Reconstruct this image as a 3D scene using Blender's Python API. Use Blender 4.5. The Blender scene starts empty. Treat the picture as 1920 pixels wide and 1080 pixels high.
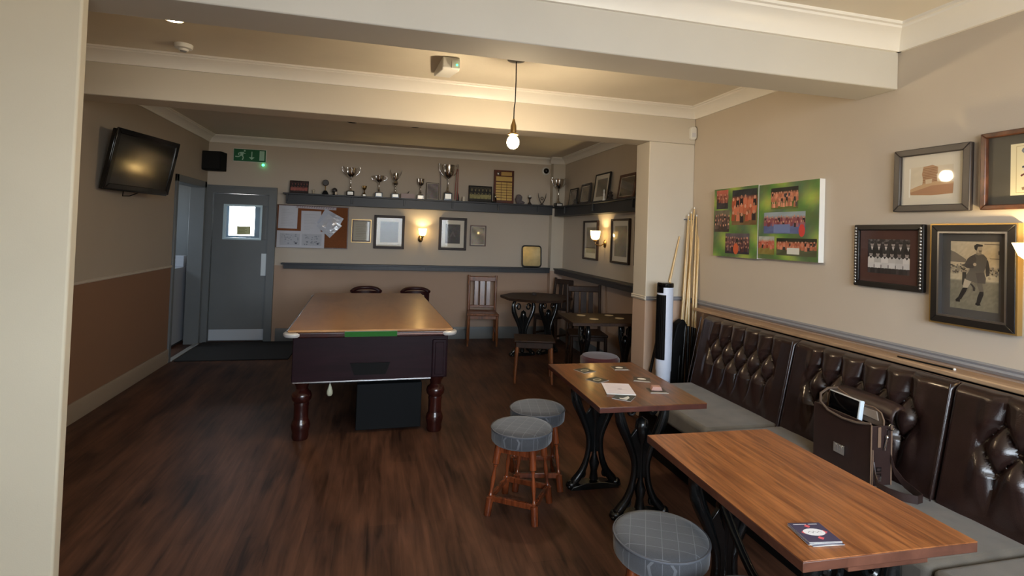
import bpy, bmesh, math, random
from mathutils import Vector, Matrix
PI = math.pi
C = bpy.context.scene.collection
SC = bpy.context.scene
random.seed(7)

# ------------------------------------------------------------------ camera, world, exposure
cam_d = bpy.data.cameras.new('camera')
cam = bpy.data.objects.new('camera', cam_d); C.objects.link(cam); SC.camera = cam
yaw, pitch, roll = 0.243015, 0.0217940, -0.0348867
fw = Vector((math.sin(yaw)*math.cos(pitch), math.cos(yaw)*math.cos(pitch), math.sin(pitch)))
rt = Vector((math.cos(yaw), -math.sin(yaw), 0)); dn = fw.cross(rt)
c_, s_ = math.cos(roll), math.sin(roll)
r2 = c_*rt + s_*dn; d2 = -s_*rt + c_*dn
m = Matrix((( r2.x, -d2.x, -fw.x, 0), (r2.y, -d2.y, -fw.y, 0), (r2.z, -d2.z, -fw.z, 1.52), (0, 0, 0, 1)))
cam.matrix_world = m
cam_d.sensor_width = 36; cam_d.lens = 1000.84/1920*36
cam_d.shift_y = -(540-417.06)/1920
cam_d.clip_start = 0.05
SC.view_settings.view_transform = 'Standard'; SC.view_settings.look = 'None'
SC.view_settings.exposure = 0.0; SC.view_settings.gamma = 1.0
SC.view_settings.use_curve_mapping = False
SC.cycles.max_bounces = 8; SC.cycles.diffuse_bounces = 5; SC.cycles.glossy_bounces = 4
SC.cycles.transparent_max_bounces = 12; SC.cycles.sample_clamp_indirect = 6.0
SC.cycles.caustics_reflective = False; SC.cycles.caustics_refractive = False

SKY = 22.5
w = bpy.data.worlds.new('daylight'); SC.world = w; w.use_nodes = True
nt = w.node_tree; nt.nodes.clear()
wo = nt.nodes.new('ShaderNodeOutputWorld'); bg = nt.nodes.new('ShaderNodeBackground')
tc = nt.nodes.new('ShaderNodeTexCoord'); sx = nt.nodes.new('ShaderNodeSeparateXYZ')
rp = nt.nodes.new('ShaderNodeValToRGB')
rp.color_ramp.elements[0].position = 0.47; rp.color_ramp.elements[0].color = (0.48, 0.47, 0.44, 1)
rp.color_ramp.elements[1].position = 0.52; rp.color_ramp.elements[1].color = (0.78, 0.89, 1.0, 1)
mr = nt.nodes.new('ShaderNodeMapRange'); mr.inputs['From Min'].default_value = -1; mr.inputs['From Max'].default_value = 1
nt.links.new(tc.outputs['Generated'], sx.inputs[0]); nt.links.new(sx.outputs['Z'], mr.inputs['Value'])
nt.links.new(mr.outputs[0], rp.inputs[0]); nt.links.new(rp.outputs[0], bg.inputs[0])
bg.inputs[1].default_value = SKY; nt.links.new(bg.outputs[0], wo.inputs[0])

WINS = [(-0.42, 2.15)]     # front windows in the wall behind the camera
WZ = (1.0, 2.5); YR = -1.5
def portal(name, loc, rot, sx_, sy_):
    l = bpy.data.lights.new(name, 'AREA'); l.shape = 'RECTANGLE'; l.size = sx_; l.size_y = sy_
    l.cycles.is_portal = True
    o = bpy.data.objects.new(name, l); o.location = loc; o.rotation_euler = rot; C.objects.link(o)
for a, b in WINS:
    portal('window_daylight', ((a+b)/2, YR-0.05, sum(WZ)/2), (PI/2, 0, 0), b-a, WZ[1]-WZ[0])
portal('lobby_daylight', (-2.04, 9.07, 1.725), (-PI/2, 0, 0), 0.36, 0.75)

portal('passage_fill_portal', (-3.72, 7.05, 1.8), (0, -PI/2, 0), 0.6, 0.6)  # portal for an unseen opening added to brighten the side passage

# ------------------------------------------------------------------ materials
def s2l(c):
    c = c/255
    return c/12.92 if c <= 0.04045 else ((c+0.055)/1.055)**2.4
def rgb(r, g, b): return (s2l(r), s2l(g), s2l(b), 1)
def N(nt, t, **k):
    n = nt.nodes.new('ShaderNode'+t)
    for a, v in k.items(): setattr(n, a, v)
    return n
def base_mat(name):
    m = bpy.data.materials.new(name); m.use_nodes = True
    return m, m.node_tree, m.node_tree.nodes['Principled BSDF']
def mat(name, col, rough=0.6, metal=0.0, var=0.0, scale=20, bump=0.0, bscale=200, spec=0.5, coat=0, emit=None, es=0, trans=0, stretch=None, sheen=0):
    m, nt, p = base_mat(name)
    p.inputs['Base Color'].default_value = col; p.inputs['Roughness'].default_value = rough
    p.inputs['Metallic'].default_value = metal; p.inputs['Specular IOR Level'].default_value = spec
    p.inputs['Coat Weight'].default_value = coat; p.inputs['Transmission Weight'].default_value = trans
    p.inputs['Sheen Weight'].default_value = sheen
    if emit: p.inputs['Emission Color'].default_value = emit; p.inputs['Emission Strength'].default_value = es
    if var or bump:
        t = N(nt, 'TexCoord'); mp = N(nt, 'Mapping'); nt.links.new(t.outputs['Object'], mp.inputs[0])
        if stretch: mp.inputs['Scale'].default_value = stretch
    if var:
        n = N(nt, 'TexNoise'); n.inputs['Scale'].default_value = scale; n.inputs['Detail'].default_value = 5
        nt.links.new(mp.outputs[0], n.inputs['Vector'])
        r = N(nt, 'ValToRGB'); r.color_ramp.elements[0].position = 0.3; r.color_ramp.elements[1].position = 0.7
        r.color_ramp.elements[0].color = tuple(x*(1-var) for x in col[:3])+(1,)
        r.color_ramp.elements[1].color = tuple(min(1, x*(1+var)) for x in col[:3])+(1,)
        nt.links.new(n.outputs['Fac'], r.inputs[0]); nt.links.new(r.outputs[0], p.inputs['Base Color'])
    if bump:
        n2 = N(nt, 'TexNoise'); n2.inputs['Scale'].default_value = bscale; n2.inputs['Detail'].default_value = 3
        nt.links.new(mp.outputs[0], n2.inputs['Vector'])
        bp = N(nt, 'Bump'); bp.inputs['Strength'].default_value = bump; bp.inputs['Distance'].default_value = 0.002
        nt.links.new(n2.outputs['Fac'], bp.inputs['Height']); nt.links.new(bp.outputs[0], p.inputs['Normal'])
    return m
def two_tone(name, up, low, z=1.0, rough=0.75):
    m, nt, p = base_mat(name); p.inputs['Roughness'].default_value = rough
    g = N(nt, 'NewGeometry'); s = N(nt, 'SeparateXYZ'); nt.links.new(g.outputs['Position'], s.inputs[0])
    gt = N(nt, 'Math', operation='GREATER_THAN'); gt.inputs[1].default_value = z; nt.links.new(s.outputs['Z'], gt.inputs[0])
    n = N(nt, 'TexNoise'); n.inputs['Scale'].default_value = 2.2; n.inputs['Detail'].default_value = 6
    nt.links.new(g.outputs['Position'], n.inputs['Vector'])
    mx = N(nt, 'Mix', data_type='RGBA'); mx.inputs[6].default_value = low; mx.inputs[7].default_value = up
    nt.links.new(gt.outputs[0], mx.inputs[0])
    mr = N(nt, 'MapRange'); mr.inputs['To Min'].default_value = 0.94; mr.inputs['To Max'].default_value = 1.05
    nt.links.new(n.outputs['Fac'], mr.inputs['Value'])
    m2 = N(nt, 'VectorMath', operation='SCALE'); nt.links.new(mx.outputs[2], m2.inputs[0]); nt.links.new(mr.outputs[0], m2.inputs['Scale'])
    nt.links.new(m2.outputs[0], p.inputs['Base Color'])
    n2 = N(nt, 'TexNoise'); n2.inputs['Scale'].default_value = 180; nt.links.new(g.outputs['Position'], n2.inputs['Vector'])
    bp = N(nt, 'Bump'); bp.inputs['Strength'].default_value = 0.15; bp.inputs['Distance'].default_value = 0.002
    nt.links.new(n2.outputs['Fac'], bp.inputs['Height']); nt.links.new(bp.outputs[0], p.inputs['Normal'])
    return m
def wood(name, dark, light, rough=0.35, grain=(14, 1.2, 14), coat=0.0, scale=3.0, contrast=(0.35, 0.68), world=False, spec=0.5):
    m, nt, p = base_mat(name); p.inputs['Specular IOR Level'].default_value = spec; p.inputs['Roughness'].default_value = rough; p.inputs['Coat Weight'].default_value = coat
    p.inputs['Coat Roughness'].default_value = 0.15
    t = N(nt, 'TexCoord'); mp = N(nt, 'Mapping'); mp.inputs['Scale'].default_value = grain
    if world:
        g = N(nt, 'NewGeometry'); nt.links.new(g.outputs['Position'], mp.inputs[0])
    else: nt.links.new(t.outputs['Object'], mp.inputs[0])
    n = N(nt, 'TexNoise'); n.inputs['Scale'].default_value = scale; n.inputs['Detail'].default_value = 8
    n.inputs['Roughness'].default_value = 0.62; n.inputs['Distortion'].default_value = 0.6
    nt.links.new(mp.outputs[0], n.inputs['Vector'])
    r = N(nt, 'ValToRGB'); r.color_ramp.elements[0].position, r.color_ramp.elements[1].position = contrast
    r.color_ramp.elements[0].color = dark; r.color_ramp.elements[1].color = light
    nt.links.new(n.outputs['Fac'], r.inputs[0]); nt.links.new(r.outputs[0], p.inputs['Base Color'])
    bp = N(nt, 'Bump'); bp.inputs['Strength'].default_value = 0.08; bp.inputs['Distance'].default_value = 0.001
    nt.links.new(n.outputs['Fac'], bp.inputs['Height']); nt.links.new(bp.outputs[0], p.inputs['Normal'])
    return m
def plank_floor():
    m, nt, p = base_mat('dark_plank_vinyl')
    g = N(nt, 'NewGeometry'); mp = N(nt, 'Mapping'); mp.inputs['Rotation'].default_value = (0, 0, PI/2)
    nt.links.new(g.outputs['Position'], mp.inputs[0])
    br = N(nt, 'TexBrick'); br.offset = 0.37
    br.inputs['Color1'].default_value = (0.25,)*3+(1,); br.inputs['Color2'].default_value = (0.75,)*3+(1,)
    br.inputs['Mortar'].default_value = (0.0,)*3+(1,); br.inputs['Scale'].default_value = 1.0
    br.inputs['Mortar Size'].default_value = 0.0012; br.inputs['Brick Width'].default_value = 1.2; br.inputs['Row Height'].default_value = 0.15
    nt.links.new(mp.outputs[0], br.inputs['Vector'])
    mp2 = N(nt, 'Mapping'); mp2.inputs['Scale'].default_value = (17, 1.3, 1); nt.links.new(g.outputs['Position'], mp2.inputs[0])
    n = N(nt, 'TexNoise'); n.inputs['Scale'].default_value = 1.6; n.inputs['Detail'].default_value = 8; n.inputs['Roughness'].default_value = 0.6
    n.inputs['Distortion'].default_value = 0.8
    nt.links.new(mp2.outputs[0], n.inputs['Vector'])
    mp3 = N(nt, 'Mapping'); mp3.inputs['Scale'].default_value = (3.2, 0.8, 1); nt.links.new(g.outputs['Position'], mp3.inputs[0])
    n3 = N(nt, 'TexNoise'); n3.inputs['Scale'].default_value = 2.0; n3.inputs['Detail'].default_value = 3
    nt.links.new(mp3.outputs[0], n3.inputs['Vector'])
    a = N(nt, 'Math', operation='ADD'); nt.links.new(n.outputs['Fac'], a.inputs[0]); nt.links.new(n3.outputs['Fac'], a.inputs[1])
    b = N(nt, 'Math', operation='MULTIPLY_ADD'); b.inputs[1].default_value = 0.42
    mulb = N(nt, 'Math', operation='MULTIPLY'); mulb.inputs[1].default_value = 0.10; nt.links.new(br.outputs['Color'], mulb.inputs[0])
    nt.links.new(a.outputs[0], b.inputs[0]); nt.links.new(mulb.outputs[0], b.inputs[2])
    r = N(nt, 'ValToRGB'); e = r.color_ramp.elements
    e[0].position = 0.34; e[0].color = rgb(34, 20, 15); e[1].position = 0.66; e[1].color = rgb(112, 76, 58)
    nt.links.new(b.outputs[0], r.inputs[0]); nt.links.new(r.outputs[0], p.inputs['Base Color'])
    p.inputs['Roughness'].default_value = 0.46; p.inputs['Specular IOR Level'].default_value = 0.3
    bp = N(nt, 'Bump'); bp.inputs['Strength'].default_value = 0.12; bp.inputs['Distance'].default_value = 0.001
    nt.links.new(n.outputs['Fac'], bp.inputs['Height']); nt.links.new(bp.outputs[0], p.inputs['Normal'])
    return m
def glass_mat(name, fac=0.07, tint=(1, 1, 1, 1)):
    m = bpy.data.materials.new(name); m.use_nodes = True; nt = m.node_tree; nt.nodes.clear()
    o = N(nt, 'OutputMaterial'); tr = N(nt, 'BsdfTransparent'); gl = N(nt, 'BsdfGlossy'); gl.inputs['Roughness'].default_value = 0.03
    tr.inputs[0].default_value = tint
    lw = N(nt, 'LayerWeight'); lw.inputs['Blend'].default_value = 0.5
    pw = N(nt, 'Math', operation='POWER'); pw.inputs[1].default_value = 4.0; nt.links.new(lw.outputs['Facing'], pw.inputs[0])
    fm = N(nt, 'Math', operation='MULTIPLY_ADD'); fm.inputs[1].default_value = 0.9; fm.inputs[2].default_value = 0.013; nt.links.new(pw.outputs[0], fm.inputs[0])
    mx = N(nt, 'MixShader'); nt.links.new(fm.outputs[0], mx.inputs[0]); nt.links.new(tr.outputs[0], mx.inputs[1]); nt.links.new(gl.outputs[0], mx.inputs[2])
    nt.links.new(mx.outputs[0], o.inputs[0]); return m
def glow(name, col, strength):
    m = bpy.data.materials.new(name); m.use_nodes = True; nt = m.node_tree; nt.nodes.clear()
    o = N(nt, 'OutputMaterial'); e = N(nt, 'Emission'); e.inputs[0].default_value = col; e.inputs[1].default_value = strength
    nt.links.new(e.outputs[0], o.inputs[0]); return m
def check_fabric(name, col, line, cell=0.055):
    m, nt, p = base_mat(name); p.inputs['Roughness'].default_value = 0.85; p.inputs['Sheen Weight'].default_value = 0.3
    t = N(nt, 'TexCoord'); s = N(nt, 'SeparateXYZ'); nt.links.new(t.outputs['Object'], s.inputs[0])
    outs = []
    for ax in ('X', 'Y'):
        d = N(nt, 'Math', operation='MULTIPLY'); d.inputs[1].default_value = 1/cell; nt.links.new(s.outputs[ax], d.inputs[0])
        f = N(nt, 'Math', operation='FRACT'); nt.links.new(d.outputs[0], f.inputs[0])
        l = N(nt, 'Math', operation='LESS_THAN'); l.inputs[1].default_value = 0.045; nt.links.new(f.outputs[0], l.inputs[0]); outs.append(l)
    mxx = N(nt, 'Math', operation='MAXIMUM'); nt.links.new(outs[0].outputs[0], mxx.inputs[0]); nt.links.new(outs[1].outputs[0], mxx.inputs[1])
    n = N(nt, 'TexNoise'); n.inputs['Scale'].default_value = 260; nt.links.new(t.outputs['Object'], n.inputs['Vector'])
    cr = N(nt, 'ValToRGB'); cr.color_ramp.elements[0].color = tuple(x*0.7 for x in col[:3])+(1,); cr.color_ramp.elements[1].color = tuple(x*1.3 for x in col[:3])+(1,)
    nt.links.new(n.outputs['Fac'], cr.inputs[0])
    mx = N(nt, 'Mix', data_type='RGBA'); mf = N(nt, 'Math', operation='MULTIPLY'); mf.inputs[1].default_value = 0.6
    nt.links.new(mxx.outputs[0], mf.inputs[0]); nt.links.new(mf.outputs[0], mx.inputs[0])
    nt.links.new(cr.outputs[0], mx.inputs[6]); mx.inputs[7].default_value = line
    nt.links.new(mx.outputs[2], p.inputs['Base Color'])
    bp = N(nt, 'Bump'); bp.inputs['Strength'].default_value = 0.3; bp.inputs['Distance'].default_value = 0.001
    nt.links.new(n.outputs['Fac'], bp.inputs['Height']); nt.links.new(bp.outputs[0], p.inputs['Normal'])
    return m

M = {}
M['wall'] = two_tone('painted_plaster_wall', rgb(194, 183, 168), rgb(176, 150, 130))
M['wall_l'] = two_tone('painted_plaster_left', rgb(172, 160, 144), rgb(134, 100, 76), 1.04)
M['wall_pale'] = two_tone('painted_plaster_pale', rgb(203, 195, 180), rgb(188, 162, 142))
M['ceil'] = mat('ceiling_emulsion', rgb(224, 216, 201), 0.8, var=0.03, scale=3, bump=0.1)
M['end'] = mat('wall_end_plaster', rgb(200, 188, 164), 0.75, var=0.04, scale=2.5, bump=0.12)
M['beam'] = mat('beam_plaster', rgb(196, 192, 183), 0.75, var=0.03, scale=2.5, bump=0.12)
M['cornice'] = mat('cornice_white_gloss', rgb(236, 233, 226), 0.4, var=0.02, scale=3)
M['grey_trim'] = mat('grey_gloss_trim', rgb(134, 136, 142), 0.38)
M['grey_door'] = mat('grey_door_paint', rgb(104, 108, 110), 0.4, var=0.04, scale=4)
M['skirt'] = mat('skirting_grey', rgb(104, 106, 106), 0.45)
M['dark_shelf'] = mat('charcoal_shelf_paint', rgb(40, 43, 49), 0.45, var=0.08, scale=8)
M['floor'] = plank_floor()
M['lobby'] = mat('lobby_paint', rgb(168, 186, 200), 0.6)
M['steel'] = mat('brushed_steel', rgb(180, 180, 182), 0.3, 1.0)
M['chrome'] = mat('chrome', rgb(225, 225, 228), 0.08, 1.0)
M['cap'] = mat('satin_metal_cap', rgb(226, 224, 220), 0.35, 0.4)
M['silver'] = mat('silver_plate', rgb(214, 208, 200), 0.12, 1.0)
M['brass'] = mat('aged_brass', rgb(170, 140, 92), 0.3, 1.0)
M['gold'] = mat('gilt', rgb(190, 158, 98), 0.35, 0.8)
M['black'] = mat('black_plastic', rgb(14, 14, 15), 0.35)
M['gloss_black'] = mat('gloss_black', rgb(8, 8, 9), 0.09)
M['matt_black'] = mat('matt_black', rgb(7, 7, 8), 0.7, spec=0.2)
M['white_plastic'] = mat('white_plastic', rgb(222, 222, 218), 0.4)
M['fan_white'] = mat('fan_white_shell', rgb(212, 220, 238), 0.28)
M['iron'] = mat('black_cast_iron', rgb(13, 15, 16), 0.26, 0.0, var=0.2, scale=60, bump=0.5, bscale=60, coat=0.4)
M['oak'] = wood('orange_oak_veneer', rgb(104, 54, 24), rgb(172, 108, 58), 0.33, (16, 1.1, 10), 0.15, 3.0)
M['oak_edge'] = wood('oak_edge_band', rgb(78, 46, 34), rgb(108, 68, 52), 0.4, (3, 3, 3), 0, 3)
M['walnut'] = wood('brown_table_veneer', rgb(72, 38, 18), rgb(122, 74, 36), 0.34, (14, 1.2, 10), 0.3, 2.6)
M['cover'] = wood('pool_cover_board', rgb(162, 116, 72), rgb(188, 140, 90), 0.30, (3, 0.8, 3), 0.2, 1.6)
M['ledge'] = wood('pale_ledge_wood', rgb(150, 120, 92), rgb(186, 156, 124), 0.4, (10, 1, 10), 0.1, 3)
M['red_wood'] = wood('red_varnished_wood', rgb(78, 34, 17), rgb(134, 68, 36), 0.22, (12, 12, 1.6), 0.4, 3)
M['chair_wood'] = wood('brown_chair_wood', rgb(88, 50, 28), rgb(140, 86, 50), 0.35, (10, 10, 1.6), 0.2, 3)
M['dark_wood'] = wood('dark_chair_wood', rgb(34, 20, 12), rgb(54, 34, 20), 0.5, (10, 10, 1.6), 0.0, 3, spec=0.25)
M['mahog'] = wood('mahogany_laminate', rgb(28, 14, 19), rgb(38, 20, 26), 0.34, (1.2, 6, 10), 0.0, 2, spec=0.16)
M['mahog_leg'] = wood('mahogany_leg', rgb(38, 13, 11), rgb(60, 23, 18), 0.25, (8, 8, 2), 0.4, 2)
M['red_pad'] = mat('oxblood_vinyl', rgb(48, 12, 14), 0.5, var=0.1, scale=30)
M['green'] = mat('green_baize', rgb(20, 92, 26), 0.9, var=0.1, scale=80, sheen=0.4)
M['leather'] = mat('brown_buttoned_leather', rgb(40, 26, 23), 0.22, var=0.22, scale=14, bump=0.3, bscale=260, coat=0.15)
M['seat_fab'] = mat('grey_seat_fabric', rgb(92, 86, 77), 0.8, var=0.22, scale=9, bump=0.5, bscale=500, sheen=0.2)
M['check'] = check_fabric('grey_check_fabric', rgb(57, 58, 62), rgb(108, 110, 114))
M['bag'] = mat('satchel_leather', rgb(48, 32, 29), 0.42, var=0.15, scale=20, bump=0.3, bscale=300)
M['bag_in'] = mat('satchel_suede', rgb(92, 76, 64), 0.85, var=0.1, scale=40)
M['bag_edge'] = mat('satchel_raw_edge', rgb(118, 92, 72), 0.7)
M['maroon'] = mat('maroon_velour', rgb(70, 14, 22), 0.8, sheen=0.4, var=0.15, scale=30)
M['mat'] = mat('doormat_charcoal', rgb(18, 18, 19), 0.95, var=0.2, scale=200, bump=0.8, bscale=400)
M['cork'] = mat('brown_cork', rgb(122, 70, 34), 0.9, var=0.2, scale=90, bump=0.4)
M['paper'] = mat('white_paper', rgb(206, 207, 212), 0.7)
M['frame_dk'] = wood('dark_frame_wood', rgb(26, 15, 12), rgb(48, 28, 23), 0.55, (5, 5, 5), 0.0, 3)
M['frame_blk'] = mat('black_frame', rgb(18, 15, 15), 0.45)
M['frame_grey'] = mat('charcoal_frame', rgb(58, 52, 50), 0.4)
M['frame_brn'] = wood('brown_frame', rgb(60, 34, 22), rgb(100, 62, 42), 0.35, (5, 5, 5), 0.2, 3)
M['mount_w'] = mat('cream_mount', rgb(226, 220, 205), 0.8)
M['mount_g'] = mat('grey_mount', rgb(84, 80, 76), 0.8)
M['mount_m'] = mat('maroon_mount', rgb(80, 50, 42), 0.8)
M['glass'] = glass_mat('picture_glass')
M['plastic_film'] = mat('clear_plastic_film', rgb(190, 194, 204), 0.15, spec=0.8, bump=0.0)
M['maple'] = wood('maple_shaft', rgb(196, 162, 104), rgb(222, 194, 140), 0.3, (8, 8, 1), 0.4, 2)
M['cue_butt'] = mat('cue_butt_black', rgb(12, 10, 10), 0.22)
M['umber'] = mat('grey_plinth', rgb(52, 54, 56), 0.6)
M['bulb'] = glow('warm_bulb', (1.0, 0.78, 0.50, 1), 560)
M['bulb_s'] = glow('warm_sconce_bulb', (1.0, 0.72, 0.34, 1), 520)
M['bulb_r'] = glow('warm_bowl_bulb', (1.0, 0.76, 0.40, 1), 1000)
M['down'] = glow('warm_downlight', (1.0, 0.80, 0.5, 1), 90)
M['led'] = glow('green_led', (0.1, 1.0, 0.35, 1), 3.0)
def shade_mat():
    m, nt, p = base_mat('frosted_glass_shade')
    nt.nodes.remove(p); o = nt.nodes['Material Output']
    tl = N(nt, 'BsdfTranslucent'); tl.inputs[0].default_value = (1, 0.93, 0.78, 1)
    df = N(nt, 'BsdfDiffuse'); df.inputs[0].default_value = (0.9, 0.85, 0.72, 1)
    mx = N(nt, 'MixShader'); mx.inputs[0].default_value = 0.35
    nt.links.new(tl.outputs[0], mx.inputs[1]); nt.links.new(df.outputs[0], mx.inputs[2]); tp_ = N(nt, 'BsdfTransparent'); tp_.inputs[0].default_value = (1, 0.95, 0.82, 1); m2 = N(nt, 'MixShader'); m2.inputs[0].default_value = 0.4
    nt.links.new(mx.outputs[0], m2.inputs[1]); nt.links.new(tp_.outputs[0], m2.inputs[2]); nt.links.new(m2.outputs[0], o.inputs[0])
    return m
M['shade'] = shade_mat()
def ink_mat():
    m, nt, p = base_mat('printed_ink'); p.inputs['Roughness'].default_value = 0.55
    a = N(nt, 'VertexColor'); a.layer_name = 'Col'; nt.links.new(a.outputs[0], p.inputs['Base Color']); return m
M['ink'] = ink_mat()

# ------------------------------------------------------------------ mesh helpers
def place(o, parent=None):
    C.objects.link(o)
    if parent is not None: o.parent = parent
    return o
class B:
    def __init__(s): s.b = bmesh.new()
    def box(s, x0, y0, z0, x1, y1, z1, mx=None):
        vs = [s.b.verts.new((x, y, z)) for x in (x0, x1) for y in (y0, y1) for z in (z0, z1)]
        for f in ((0, 1, 3, 2), (4, 6, 7, 5), (0, 4, 5, 1), (2, 3, 7, 6), (0, 2, 6, 4), (1, 5, 7, 3)):
            s.b.faces.new([vs[i] for i in f])
        if mx is not None: bmesh.ops.transform(s.b, matrix=mx, verts=vs)
        return s
    def lathe(s, prof, n=20, c=(0, 0, 0), mx=None, cap=True):
        rings = []
        for r, z in prof:
            rings.append([s.b.verts.new((c[0]+max(r, 1e-4)*math.cos(2*PI*i/n), c[1]+max(r, 1e-4)*math.sin(2*PI*i/n), c[2]+z)) for i in range(n)])
        for a, b in zip(rings, rings[1:]):
            for i in range(n): s.b.faces.new((a[i], a[(i+1) % n], b[(i+1) % n], b[i]))
        if cap:
            s.b.faces.new(rings[0][::-1]); s.b.faces.new(rings[-1])
        if mx is not None: bmesh.ops.transform(s.b, matrix=mx, verts=[v for r in rings for v in r])
        return s
    def turned(s, p0, p1, prof, n=12):
        """lathe along the segment p0-p1; prof = (radius, fraction)"""
        p0, p1 = Vector(p0), Vector(p1); d = p1-p0; L = d.length
        q = d.to_track_quat('Z', 'Y').to_matrix().to_4x4(); q.translation = p0
        return s.lathe([(r, t*L) for r, t in prof], n, mx=q)
    def tube(s, pts, r, n=8, closed=False):
        pts = [Vector(p) for p in pts]; k = len(pts)
        rr = r if isinstance(r, (list, tuple)) else [r]*k
        rings = []; up = None
        for i, p in enumerate(pts):
            a = pts[(i-1) % k] if (closed or i > 0) else p; b = pts[(i+1) % k] if (closed or i < k-1) else p
            t = (b-a).normalized()
            if up is None: up = t.orthogonal().normalized()
            up = (up - t*up.dot(t)); up = up.normalized() if up.length > 1e-5 else t.orthogonal().normalized()
            v = t.cross(up)
            rings.append([s.b.verts.new(p+(up*math.cos(2*PI*j/n)+v*math.sin(2*PI*j/n))*rr[i]) for j in range(n)])
        pr = list(zip(rings, rings[1:]))
        if closed: pr.append((rings[-1], rings[0]))
        for a, b in pr:
            for j in range(n): s.b.faces.new((a[j], a[(j+1) % n], b[(j+1) % n], b[j]))
        if not closed: s.b.faces.new(rings[0][::-1]); s.b.faces.new(rings[-1])
        return s
    def prism(s, poly, h0, h1, axis='Z', mx=None):
        def P(a, b, h): return {'Z': (a, b, h), 'Y': (a, h, b), 'X': (h, a, b)}[axis]
        lo = [s.b.verts.new(P(a, b, h0)) for a, b in poly]; hi = [s.b.verts.new(P(a, b, h1)) for a, b in poly]
        s.b.faces.new(lo[::-1]); s.b.faces.new(hi); n = len(poly)
        for i in range(n): s.b.faces.new((lo[i], lo[(i+1) % n], hi[(i+1) % n], hi[i]))
        if mx is not None: bmesh.ops.transform(s.b, matrix=mx, verts=lo+hi)
        return s
    def ball(s, c, r, sc=(1, 1, 1), u=14, v=9):
        mx = Matrix.Translation(c) @ Matrix.Diagonal((r*sc[0], r*sc[1], r*sc[2], 1))
        bmesh.ops.create_uvsphere(s.b, u_segments=u, v_segments=v, radius=1, matrix=mx); return s
    def frame(s, w0, h0, w1, h1, y0, y1, zc=0):
        """rectangular ring in the XZ plane: outer w0 x h0, inner w1 x h1, centred on (0, zc)"""
        o = [(-w0/2, zc-h0/2), (w0/2, zc-h0/2), (w0/2, zc+h0/2), (-w0/2, zc+h0/2)]
        i = [(-w1/2, zc-h1/2), (w1/2, zc-h1/2), (w1/2, zc+h1/2), (-w1/2, zc+h1/2)]
        for k in range(4):
            k2 = (k+1) % 4
            s.prism([o[k], o[k2], i[k2], i[k]], y0, y1, 'Y')
        return s
    def obj(s, name, m, parent=None, smooth=None, bevel=0, seg=2, mats=None):
        bmesh.ops.recalc_face_normals(s.b, faces=s.b.faces)
        me = bpy.data.meshes.new(name); s.b.to_mesh(me); s.b.free()
        me.materials.append(m)
        if smooth is not None:
            for p in me.polygons: p.use_smooth = True
            me.set_sharp_from_angle(angle=math.radians(smooth))
        o = place(bpy.data.objects.new(name, me), parent)
        if bevel:
            md = o.modifiers.new('bevel', 'BEVEL'); md.width = bevel; md.segments = seg; md.limit_method = 'ANGLE'; md.angle_limit = math.radians(40)
        return o
def box(name, m, x0, y0, z0, x1, y1, z1, parent=None, bevel=0, seg=2, smooth=None):
    return B().box(x0, y0, z0, x1, y1, z1).obj(name, m, parent, smooth, bevel, seg)
def tag(o, label, cat, group=None):
    o['label'] = label; o['category'] = cat
    if group: o['group'] = group
    return o
def thing(name, label, cat, loc=(0, 0, 0), rz=0, group=None, rot=None):
    o = bpy.data.objects.new(name, None); C.objects.link(o); o.location = loc
    o.rotation_euler = rot if rot else (0, 0, rz); o.empty_display_size = 0.05
    return tag(o, label, cat, group)
def struct(o): o['kind'] = 'structure'; return o
def dup(root, loc, rz=None, label=None, group=None):
    r = root.copy(); C.objects.link(r); r.location = loc
    if rz is not None: r.rotation_euler = (0, 0, rz)
    if label: r['label'] = label
    if group: r['group'] = group
    for ch in list(root.children):
        c = ch.copy(); C.objects.link(c); c.parent = r
        for g in list(ch.children):
            d = g.copy(); C.objects.link(d); d.parent = c
    return r
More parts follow.
